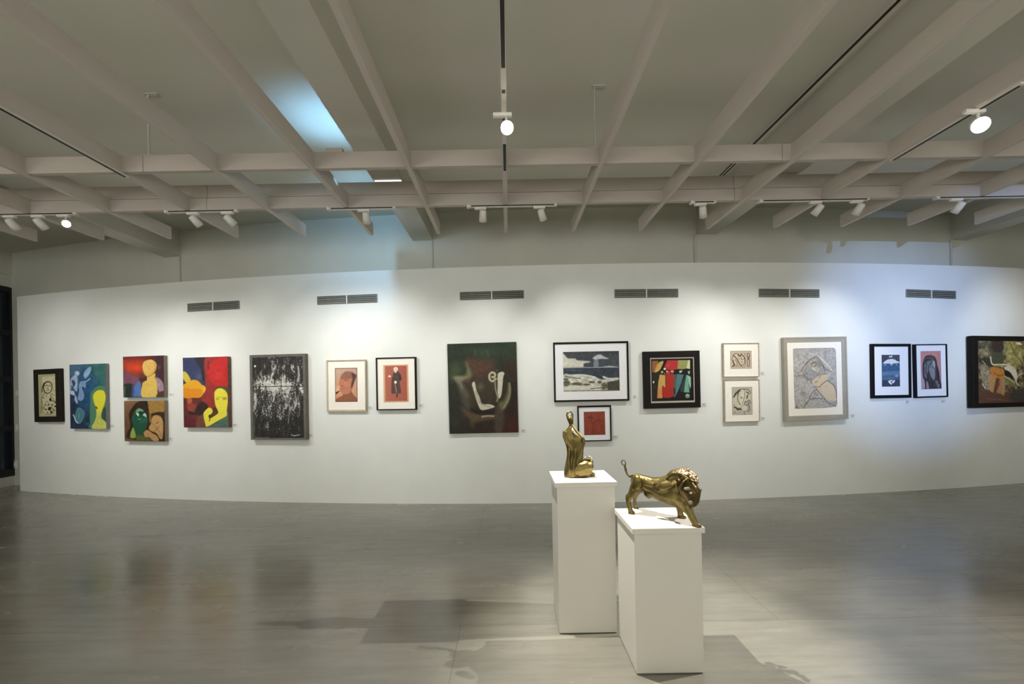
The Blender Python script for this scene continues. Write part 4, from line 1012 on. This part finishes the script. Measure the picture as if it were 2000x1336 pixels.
a.poly([(720, 610), (790, 590), (860, 640), (910, 690), (912, 760), (890, 840), (860, 760), (800, 680), (740, 650)], (220, 206, 174), 9); a.poly([(722, 670), (760, 655), (820, 700), (860, 770), (888, 815), (820, 770), (740, 740)], (30, 26, 18), 7)
a.poly([(720, 760), (790, 760), (850, 810), (900, 850), (890, 920), (800, 880), (740, 820)], (120, 122, 60), 10, tex=40, tscale=16); a.line([(720, 745), (800, 790), (870, 850)], (224, 220, 186), 10)
a.line([(1000, 700), (930, 740), (900, 830), (940, 890)], (214, 210, 170), 16, 8); a.line([(820, 240), (880, 400), (960, 500), (1020, 620)], (96, 84, 44), 12, 8); a.poly([(900, 230), (960, 225), (1000, 260), (930, 260)], (226, 220, 186), 12)
a.poly([(690, 760), (720, 760), (715, 1040), (690, 1040)], (186, 140, 96), 8, False, .8); a.line([(800, 1000), (860, 980)], (200, 140, 110), 8, 8); a.line([(460, 1090), (620, 1100), (760, 1120)], (130, 82, 60), 14, 12); a.poly([(860, 960), (1620, 850), (1620, 1130), (900, 1140)], (66, 58, 52), 50)
a.tex(12, 14)
framed_picture(h, a, 'framed_photograph', 'large dark framed woodland picture cut by the right edge of the photograph', q, [(318, 200), (1620, 210), (1620, 1130), (330, 1160)], M_BROWNBLK, cat='framed picture', linerq=[(312, 195), (1626, 205), (1626, 1136), (324, 1166)], linermat=M_BLACK)

# ------------------------------------------------------------------ caption cards
def caption(u, v, w, hpx, lab, ink=True):
    h = Hang((0, 0, 1), [(u - w / 2, v - hpx / 2), (u + w / 2, v - hpx / 2), (u + w / 2, v + hpx / 2), (u - w / 2, v + hpx / 2)], .003)
    o = MB().box(-h.W / 2, h.W / 2, -.003, 0, 0, h.H).mesh()
    c = link('wall_caption_card', o, M_CARD); c.matrix_world = h.M; tag(c, lab, 'caption card', 'caption cards')
    if ink:
        b_ = MB()
        for (z, f_) in ((.72, .9), (.5, .6), (.3, .75)): b_.box(-h.W * .42, -h.W * .42 + h.W * .84 * f_, -.0036, -.003, h.H * z - h.H * .05, h.H * z + h.H * .05)
        b_.build('printed_lines', M_INK, c)
for (u, v, w, hp, lab) in (
    (123, 821, 5, 7, 'small white caption card right of the hooded figure drawing'),
    (219, 832, 7, 6, 'small white caption card right of the tall blue canvas'),
    (334, 770, 8, 5, 'small white caption card right of the red and orange bust canvas'),
    (333, 857, 8, 6, 'small white caption card right of the brown canvas with green head'),
    (459, 830, 9, 6, 'small caption card right of the red canvas with yellow figure'),
    (607, 850, 9, 7, 'small caption card right of the silvery black canvas'),
    (723, 796, 9, 6, 'small white caption card between the profile head and the coated figure'),
    (823, 792, 9, 7, 'small white caption card right of the coated figure print'),
    (1023, 841, 10, 6, 'small white caption card right of the large dark green canvas'),
    (1240, 775, 6, 6, 'small white caption card right of the seascape print'),
    (1203, 853.5, 11, 7, 'grey caption card right of the small rust red print'),
    (1376, 790, 9, 7, 'small white caption card right of the square dark framed abstract'),
    (1490, 729, 7, 6, 'small white caption card right of the upper ink drawing'),
    (1491, 817, 7, 6, 'small white caption card right of the lower ink drawing'),
    (1666, 812, 8, 6, 'small white caption card right of the large line etching'),
    (1773, 785, 6, 8, 'small caption card below the blue landscape print'),
    (1843, 784, 9, 6, 'small white caption card below the pink and black print')):
    caption(u, v, w, hp, lab)

# ------------------------------------------------------------------ air vents
def vent(q, lab):
    h = Hang((0, 0, 1), q, .012)
    t = empty('air_vent', lab, 'air vent', h.M, 'air vents along the top of the wall')
    W2 = h.W / 2; H = h.H
    MB().frame((-W2, W2, 0, H), (-W2 + .006, W2 - .006, .005, H - .005), 0, -.012, .002).build('vent_frame', M_VENTS, t)
    MB().box(-W2 + .004, W2 - .004, -.002, 0, .004, H - .004).build('backing', M_VENTD, t)
    MB().box(-.008, .008, -.014, 0, 0, H).build('divider', M_PED, t)
    for sx in (-1, 1):
        g = MB(); x0, x1 = (-W2 + .006, -.008) if sx < 0 else (.008, W2 - .006)
        ns = 4
        for i in range(ns):
            z = .006 + (H - .012) * (i + .5) / ns; dz = (H - .012) / ns * (.34 if (i % 2 or sx > 0) else .42)
            g.add([(x0, -.003, z + dz), (x1, -.003, z + dz), (x1, -.011, z - dz), (x0, -.011, z - dz), (x0, -.005, z + dz), (x1, -.005, z + dz), (x1, -.0125, z - dz), (x0, -.0125, z - dz)],
                  [(0, 1, 2, 3), (4, 7, 6, 5), (0, 4, 5, 1), (3, 2, 6, 7), (0, 3, 7, 4), (1, 5, 6, 2)])
        g.build('louvre_grille', M_VENTS, t)
vent([(365, 593), (467, 587), (466, 603), (366, 609)], 'slim grey wall vent above the red canvas with the yellow figure, leftmost vent')
vent([(619, 579), (736, 574), (736, 590), (619, 595)], 'slim grey wall vent above the profile head and the coated figure')
vent([(898, 570.5), (1023, 566.5), (1023, 582.5), (898, 586)], 'slim grey wall vent above the large dark green canvas')
vent([(1200.5, 565), (1325, 564), (1325, 580.5), (1200.5, 581.5)], 'slim grey wall vent above and left of the square dark framed abstract')
vent([(1483, 563.5), (1601, 565.5), (1601, 581), (1483, 580)], 'slim grey wall vent above the large line etching')
vent([(1771, 564.5), (1867.5, 568.5), (1867.5, 584), (1771, 580)], 'slim grey wall vent above the pair of black framed prints')

# ------------------------------------------------------------------ small things at the left end
xe = -8.2
b_ = MB().tube([(0, 0, 0), (-.035, 0, .0), (-.035, 0, .34), (0, 0, .34)], .011, 8)
o = b_.build('pull_handle', M_WINF, None, smooth=True)
zh = at_y(46, 818, wy(xe) + .12).z
o.location = (xe + .001, wy(xe) + .12, zh)
tag(o, 'black pull handle on the left end of the white display wall', 'handle')
for (u, v, w, hh, nm, lab) in ((33, 768, .055, .08, 'light_switch', 'white light switch on the narrow strip of wall beside the dark window, uppermost'),
                             (33, 836, .05, .12, 'light_switch', 'tall white switch plate on the narrow strip of wall beside the dark window'),
                             (30, 907, .1, .14, 'wall_outlet', 'white outlet plate low on the narrow strip of wall beside the dark window')):
    x = -8.7
    for _ in range(10): p = at_y(u, v, wy(x) + UP); x = p.x
    sl = wslope(x)
    t = empty(nm, lab, 'outlet' if 'outlet' in nm else 'switch', Matrix.Translation((p.x, p.y - .001, p.z)) @ Matrix.Rotation(math.atan(sl), 4, 'Z'))
    MB().box(-w / 2, w / 2, -.008, .004, -hh / 2, hh / 2).build('plate', M_PLATE, t, bevel=.002)
    MB().box(-w / 4, w / 4, -.014, -.008, -hh / 5, hh / 5).build('rocker' if 'switch' in nm else 'socket', M_PLATE, t, bevel=.001)

# ------------------------------------------------------------------ pedestals
def pedestal(x0, x1, y0, depth, ztop, st, label):
    xc = (x0 + x1) / 2; w = (x1 - x0) / 2
    t = empty('pedestal', label, 'pedestal', Matrix.Translation((xc, y0 + depth / 2, 0)))
    d = depth / 2; ov = .014
    MB().box(-w, w, -d, d, .006, ztop - st).build('column', M_PED, t, bevel=.0015)
    MB().box(-w + .008, w - .008, -d + .008, d - .008, 0, .0065).build('foot_recess', M_BLACK, t)
    MB().box(-w - ov, w + ov, -d - ov, d + ov, ztop - st, ztop).build('top_slab', M_PED, t, bevel=.002)
    return t
pa = at_z(1243, 1317, 0); pb = at_z(1376, 1317, 0)
P1Y = (pa.y + pb.y) / 2
P1Z = at_y(1310, 1031.7, P1Y - .014).z
pedestal(pa.x, pb.x, P1Y, .375, P1Z, .031, 'shorter white pedestal in front, carrying the brass bison')
pa2 = at_z(1092.8, 1238.5, 0); pb2 = at_z(1205.6, 1237, 0)
P2Y = (pa2.y + pb2.y) / 2
P2Z = at_y(1145, 942, P2Y - .014).z
pedestal(pa2.x, pb2.x, P2Y, .36, P2Z, .033, 'taller white pedestal behind, carrying the seated brass figure')

# ------------------------------------------------------------------ sculpting: many balls fused into one skin
def ball_mesh():
    bm = bmesh.new(); bmesh.ops.create_icosphere(bm, subdivisions=2, radius=1.0)
    v = [x.co.copy() for x in bm.verts]; f = [tuple(q.index for q in x.verts) for x in bm.faces]; bm.free(); return np.array(v), f
BV, BF = ball_mesh()
class Clay:
    def __init__(s): s.v = []; s.f = []; s.n = 0
    def ball(s, c, r, A=None):
        rr = np.array(r if hasattr(r, '__len__') else (r, r, r))
        P = BV * rr
        if A is not None: P = P @ np.array(A).T
        s.v.append(P + np.array(c)); s.f += [tuple(i + s.n for i in f) for f in BF]; s.n += len(BV)
    def limb(s, pts, rad, lat=None):
        # pts: 3-D points, rad: radius per point; lat = (axis, factor) squeezes the balls along an axis
        pts = [np.array(p) for p in pts]
        for i in range(len(pts) - 1):
            L = np.linalg.norm(pts[i + 1] - pts[i]); n = max(2, int(L / (min(rad[i], rad[i + 1]) * .35)) + 1)
            n = min(n, 60)
            for k in range(n + 1):
                t = k / n; r = rad[i] * (1 - t) + rad[i + 1] * t
                if lat is None: s.ball(pts[i] * (1 - t) + pts[i + 1] * t, r)
                else:
                    ax, f = lat; ax = np.array(ax); A = np.eye(3) - (1 - f) * np.outer(ax, ax)
                    s.ball(pts[i] * (1 - t) + pts[i + 1] * t, r, A)
    def build(s, name, mat, parent, origin, voxel=.004, smooth=6, fac=.5):
        me = bpy.data.meshes.new(name)
        V = np.concatenate(s.v) - np.array(origin)
        me.from_pydata([tuple(x) for x in V], [], s.f); me.update()
        tmp = bpy.data.objects.new('clay', me); COL.objects.link(tmp)
        m = tmp.modifiers.new('r', 'REMESH'); m.mode = 'VOXEL'; m.voxel_size = voxel
        m2 = tmp.modifiers.new('s', 'SMOOTH'); m2.iterations = smooth; m2.factor = fac
        dg = bpy.context.evaluated_depsgraph_get(); dg.update()
        res = bpy.data.meshes.new_from_object(tmp.evaluated_get(dg))
        bpy.data.objects.remove(tmp); bpy.data.meshes.remove(me)
        for q in res.vertices:
            if q.co.z < .0015: q.co.z = .0015
        res.name = name; res.materials.clear()
        o = link(name, res, mat, parent, True)
        return o

# ------------------------------------------------------------------ the bison
cX = (1195, 890, 8.35)
def cx2(p): return cX[0] + p[0] / cX[2], cX[1] + p[1] / cX[2]
hn = at_z(*cx2((318, 948)), P1Z); hf = at_z(*cx2((395, 864)), P1Z); ff = at_z(*cx2((1140, 1014)), P1Z); fn = at_z(*cx2((1375, 1155)), P1Z)
hm = (hn + hf) / 2; fm = (ff + fn) / 2
AX = (fm - hm); AX.z = 0; AX.normalize()
NN = Vector((AX.y, -AX.x, 0))                 # towards the near flank
if NN.y > 0: NN = -NN
MP = hm
def bp3(x, y, off=0.0):
    u, v = cx2((x, y)); return at_plane(u, v, MP + NN * off, NN)
K3 = (hm - EYEV).length / F / cX[2]           # metres per crop pixel
bis = empty('bison_sculpture', 'polished brass bison with raised tail striding on the shorter front pedestal', 'sculpture', Matrix.Translation((hm.x * .5 + fm.x * .5, hm.y * .5 + fm.y * .5, P1Z)))
org = Vector(bis.matrix_world.translation)
N3 = tuple(NN)
cl = Clay()
def L(pts, lat=.8, off=0.0, clay=None, g=1.0):
    offs = off if hasattr(off, '__len__') else [off] * len(pts)
    (clay or cl).limb([bp3(p[0], p[1], o_) for p, o_ in zip(pts, offs)], [p[2] * K3 * g for p in pts], (N3, lat) if lat != 1 else None)
NEAR, FAR = (hn - hm).dot(NN), (hf - hm).dot(NN)
NEARF, FARF = (fn - hm).dot(NN), (ff - hm).dot(NN)
# trunk
L([(425, 415, 118), (540, 440, 112), (680, 490, 125), (830, 530, 165), (960, 545, 205), (1060, 560, 225)], .72)
L([(640, 600, 70), (600, 650, 48), (560, 620, 40)], .8)                       # belly fold
L([(700, 600, 90), (860, 660, 105), (1010, 720, 100), (1120, 770, 95)], .8)
L([(940, 470, 120), (1050, 380, 140), (1150, 340, 125), (1250, 380, 120), (1320, 440, 70)], .62)   # hump
L([(1100, 600, 200), (1190, 690, 165)], .72)
L([(1020, 680, 120), (1130, 720, 130), (1190, 760, 110)], .75)
# shoulder and haunch muscles
L([(840, 500, 66), (940, 470, 52), (985, 480, 30)], .6, .085); L([(760, 540, 60), (860, 500, 70)], .6, .06)
L([(560, 430, 56), (640, 470, 46)], .6, .07); L([(420, 400, 80), (400, 470, 84)], .7, .05)
L([(950, 390, 26), (1060, 360, 34), (1160, 380, 24)], .7, .085)
# hind legs
L([(430, 470, 112), (370, 560, 84), (320, 640, 58), (272, 672, 50), (268, 750, 40), (290, 850, 37), (305, 905, 40), (322, 930, 45)], .85, [.02, NEAR * .7, NEAR * .9, NEAR, NEAR, NEAR, NEAR, NEAR])
L([(500, 510, 84), (440, 570, 50), (405, 620, 36), (372, 700, 30), (372, 770, 28), (385, 830, 28), (392, 850, 32)], .85, [-.02, FAR * .7, FAR, FAR, FAR, FAR, FAR])
# front legs
L([(1130, 720, 110), (1105, 820, 62), (1110, 900, 44), (1118, 960, 46), (1135, 992, 48)], .85, [-.02, FARF * .8, FARF, FARF, FARF])
L([(1180, 720, 130), (1220, 830, 80), (1275, 940, 54), (1330, 1050, 48), (1365, 1115, 46), (1380, 1136, 50)], .85, [.02, NEARF * .6, NEARF * .9, NEARF, NEARF, NEARF])
body = cl.build('body', M_BRASS, bis, org, .0038, 5)
# head
hd = Clay()
L([(1215, 480, 140), (1295, 590, 128), (1315, 690, 98), (1318, 758, 70)], .8, [.03, .045, .05, .05], hd)
L([(1180, 620, 110), (1210, 740, 90), (1250, 800, 60)], .75, .03, hd)                 # beard
L([(1385, 560, 40), (1420, 590, 26)], .9, .03, hd)
L([(1200, 500, 40), (1250, 420, 36), (1340, 470, 40), (1390, 560, 26)], .8, .07, hd)   # brow ridge
hd.build('head', M_BRASSD, bis, org, .0036, 4)
# curly mane over the hump
mn = Clay(); rr_ = random.Random(5)
for i in range(230):
    t = rr_.random(); x = 1000 + 400 * t
    ytop = 262 - 60 * math.sin(min(1, (x - 1000) / 300) * math.pi * .75) if x < 1260 else 232 + (x - 1260) ** 1.45 * .085
    y = ytop + 12 + rr_.random() ** 1.2 * 105
    off = (.012 + .07 * math.sqrt(max(0, (y - ytop) / 120))) * (1 if rr_.random() < .75 else -1)
    p = bp3(x, y, off); mn.ball(p, (13 + 9 * rr_.random()) * K3)
L([(1010, 330, 60), (1110, 290, 66), (1220, 290, 66), (1310, 350, 56), (1360, 430, 34)], .75, 0, mn)
mn.build('mane', M_BRASSC, bis, org, .0026, 1, .3)
# long locks sweeping back from the forehead
lk = Clay()
for k, (a_, b_, c_, d_) in enumerate((((880, 380), (1010, 290), (1130, 300), (1290, 400)), ((900, 400), (1010, 330), (1150, 330), (1270, 440)), ((1130, 620), (1110, 520), (1160, 430), (1230, 380)), ((1250, 400), (1320, 450), (1370, 520), (1400, 580)))):
    L([(a_[0], a_[1], 9), (b_[0], b_[1], 15), (c_[0], c_[1], 15), (d_[0], d_[1], 10)], 1, [.055, .085, .1, .085] if k != 2 else [.1, .11, .11, .1], lk)
lk.build('hair_locks', M_BRASS, bis, org, .0028, 3)
# horns, then pale inlays painting the highlights at eyes and nose
for (p, o_, nm) in ((((1385, 560), (1430, 560), (1452, 575), (1462, 545)), .06, 'horn'), (((1130, 410), (1080, 395), (1060, 380), (1100, 368)), .1, 'horn')):
    b_ = MB(); pts = [bp3(x, y, o_) - org for x, y in p]; b_.tube(pts, [24 * K3, 19 * K3, 12 * K3, 3 * K3], 10)
    b_.build(nm, M_BRASSD, bis, smooth=True)
for (x, y, rx, ry, o_, nm) in ((1225, 537, 44, 22, .134, 'eye'), (1288, 613, 22, 16, .13, 'eye'), (1284, 762, 30, 30, .1, 'nostril_glint')):
    c = Clay(); c.ball(bp3(x, y, o_), (rx * K3, 8 * K3, ry * K3)); c.build(nm, M_PALE, bis, org, .0016, 2)
# tail with an open loop at its tip
tl = Clay()
L([(365, 325, 30), (330, 338, 22), (290, 338, 18), (255, 310, 15), (232, 262, 16), (222, 215, 20), (212, 178, 16), (206, 160, 12)], 1, 0, tl)
L([(206, 165, 10), (170, 140, 11), (156, 105, 10), (170, 78, 9), (192, 72, 8), (214, 90, 8), (226, 125, 9), (216, 165, 11)], 1, 0, tl)
tl.build('tail', M_BRASSD, bis, org, .0021, 2)
# hooves
for (p, o_) in (((322, 944), NEAR), ((396, 858), FAR), ((1140, 1006), FARF), ((1385, 1148), NEARF)):
    c = bp3(p[0], p[1], o_); r_ = 44 * K3 if o_ in (NEAR,) else (34 * K3 if o_ == FAR else 52 * K3)
    hv = MB(); c0 = Vector((c.x, c.y, P1Z)) - org
    n = 14; vs = []
    for (z_, q_) in ((0.0005, 1.0), (.006, 1.02), (.016, .8), (.02, .5)):
        for k in range(n):
            a_ = 2 * math.pi * k / n; vs.append(c0 + AX * (math.cos(a_) * r_ * q_ * 1.2) + NN * (math.sin(a_) * r_ * q_ * .85) + Vector((0, 0, z_)))
    fs = [(i * n + k, i * n + (k + 1) % n, (i + 1) * n + (k + 1) % n, (i + 1) * n + k) for i in range(3) for k in range(n)] + [tuple(range(n)), tuple(3 * n + k for k in range(n))]
    hv.add(vs, fs); hv.build('hoof', M_BRASSD, bis, smooth=True)

# ------------------------------------------------------------------ the seated figure
cW = (1070, 790, 8.35)
sy = at_z(cW[0] + 400 / cW[2], cW[1] + 1220 / cW[2], P2Z).y + .075
def wp(x, y, dy=0.0): return at_y(cW[0] + x / cW[2], cW[1] + y / cW[2], sy + dy)
KW = sy / F / cW[2]
sc_ = wp(430, 1200)
wom = empty('seated_figure_sculpture', 'polished brass abstract seated figure with a looped head on the taller pedestal', 'sculpture', Matrix.Translation((sc_.x, sc_.y, P2Z)))
worg = Vector((sc_.x, sc_.y, P2Z))
prof = [(330, 352, 402), (360, 335, 425), (390, 312, 455), (420, 282, 485), (450, 258, 510), (480, 242, 530), (520, 243, 560), (560, 252, 588), (600, 264, 604), (640, 278, 606), (680, 290, 600),
        (720, 298, 592), (760, 303, 588), (800, 305, 586), (840, 302, 584), (880, 296, 584), (920, 288, 586), (960, 280, 588), (1000, 271, 588), (1050, 262, 580), (1100, 254, 570), (1150, 252, 560), (1185, 266, 540), (1208, 300, 520)]
tw = Clay()
for i in range(len(prof) - 1):
    (y0_, l0, r0), (y1_, l1, r1) = prof[i], prof[i + 1]
    for k in range(4):
        t = k / 4; y = y0_ * (1 - t) + y1_ * t; l = l0 * (1 - t) + l1 * t; r_ = r0 * (1 - t) + r1 * t
        w = (r_ - l) / 2; dep = max(30, w * .62) * KW
        tw.ball(wp((l + r_) / 2, y), (w * KW, dep, 16 * KW))
def LW(pts, dy, clay): clay.limb([wp(p[0], p[1], d) for p, d in zip(pts, dy if hasattr(dy, '__len__') else [dy] * len(pts))], [p[2] * KW for p in pts])
# diagonal shoulder fold and vertical drapery folds on the near side
LW([(262, 440, 22), (262, 520, 24), (300, 620, 24), (380, 710, 20), (430, 760, 10)], [-.012, -.02, -.028, -.03, -.028], tw)
LW([(345, 700, 16), (352, 800, 22), (340, 900, 24), (350, 1050, 26), (378, 1195, 22)], [-.03, -.032, -.034, -.036, -.03], tw)
LW([(450, 730, 16), (450, 850, 24), (425, 960, 26), (415, 1080, 26), (418, 1195, 22)], [-.033, -.035, -.038, -.04, -.034], tw)
LW([(560, 700, 20), (550, 820, 24), (520, 900, 20)], [-.02, -.022, -.026], tw)
LW([(370, 380, 22), (330, 460, 26), (420, 560, 60), (470, 640, 50)], [-.012, -.016, -.02, -.02], tw)   # chest
LW([(382, 330, 24), (440, 410, 24), (520, 500, 24), (580, 570, 26), (590, 640, 22)], [-.005, -.012, -.02, -.02, -.01], tw)   # raised arm
tw.build('torso', M_BRASS, wom, worg, .0032, 8)
lg = Clay()
LW([(480, 1060, 130), (560, 1030, 130), (620, 1010, 116), (650, 1010, 100)], [.0, -.01, -.015, -.015], lg)
LW([(540, 1110, 96), (620, 1090, 100), (650, 1040, 90)], [-.01, -.015, -.01], lg)
LW([(600, 930, 44), (670, 935, 52), (704, 930, 36)], [-.01, -.012, -.01], lg)
LW([(690, 940, 40), (700, 1020, 36), (690, 1100, 34), (672, 1160, 26)], -.005, lg)
LW([(500, 1000, 92), (600, 960, 72), (690, 935, 46)], [-.005, -.01, -.01], lg)
LW([(560, 1060, 110), (640, 1060, 84)], -.012, lg)
LW([(470, 1150, 60), (560, 1150, 56), (640, 1145, 50)], -.01, lg)
LW([(640, 940, 44), (712, 920, 28)], -.012, lg)
LW([(706, 930, 34), (706, 1010, 36), (692, 1100, 40), (672, 1150, 34)], -.008, lg)
lg.build('folded_legs', M_BRASS, wom, worg, .0034, 7)
# hand resting on the knee, foot behind
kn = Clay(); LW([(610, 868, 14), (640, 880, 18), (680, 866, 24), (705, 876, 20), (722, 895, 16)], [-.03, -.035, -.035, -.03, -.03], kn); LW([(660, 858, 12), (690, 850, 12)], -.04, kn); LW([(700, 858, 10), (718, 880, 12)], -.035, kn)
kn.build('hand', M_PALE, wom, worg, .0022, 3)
ft = Clay(); LW([(680, 1150, 26), (725, 1140, 38), (745, 1140, 34), (752, 1160, 18)], [.0, .0, .0, .0], ft); ft.build('foot', M_BRASS, wom, worg, .0026, 4)
hx = Clay(); LW([(555, 540, 18), (575, 560, 26), (588, 590, 22)], [-.04, -.042, -.036], hx); hx.build('elbow', M_BRASSD, wom, worg, .0024, 3)
fc = Clay(); LW([(398, 385, 10), (405, 430, 22), (440, 475, 18), (490, 510, 10)], [-.03, -.038, -.04, -.036], fc); fc.build('shoulder_highlight', M_PALE, wom, worg, .0022, 3)  # pale piece painted in for the bright highlight at the shoulder
# looped head
hl = Clay()
LW([(384, 345, 30), (378, 300, 38), (372, 262, 46), (362, 238, 50)], 0, hl)
LW([(348, 236, 34), (330, 205, 28), (315, 175, 20), (314, 148, 16), (331, 126, 13), (356, 117, 11), (386, 125, 12), (401, 150, 15), (399, 180, 20), (388, 214, 30)], 0, hl)
hl.build('head', M_BRASSD, wom, worg, .0024, 3)


scene.view_settings.view_transform = 'Standard'
scene.view_settings.look = 'None'
scene.view_settings.exposure = 0.0
scene.cycles.max_bounces = 8
scene.cycles.diffuse_bounces = 5
scene.cycles.sample_clamp_indirect = 4.0
scene.cycles.use_denoising = True
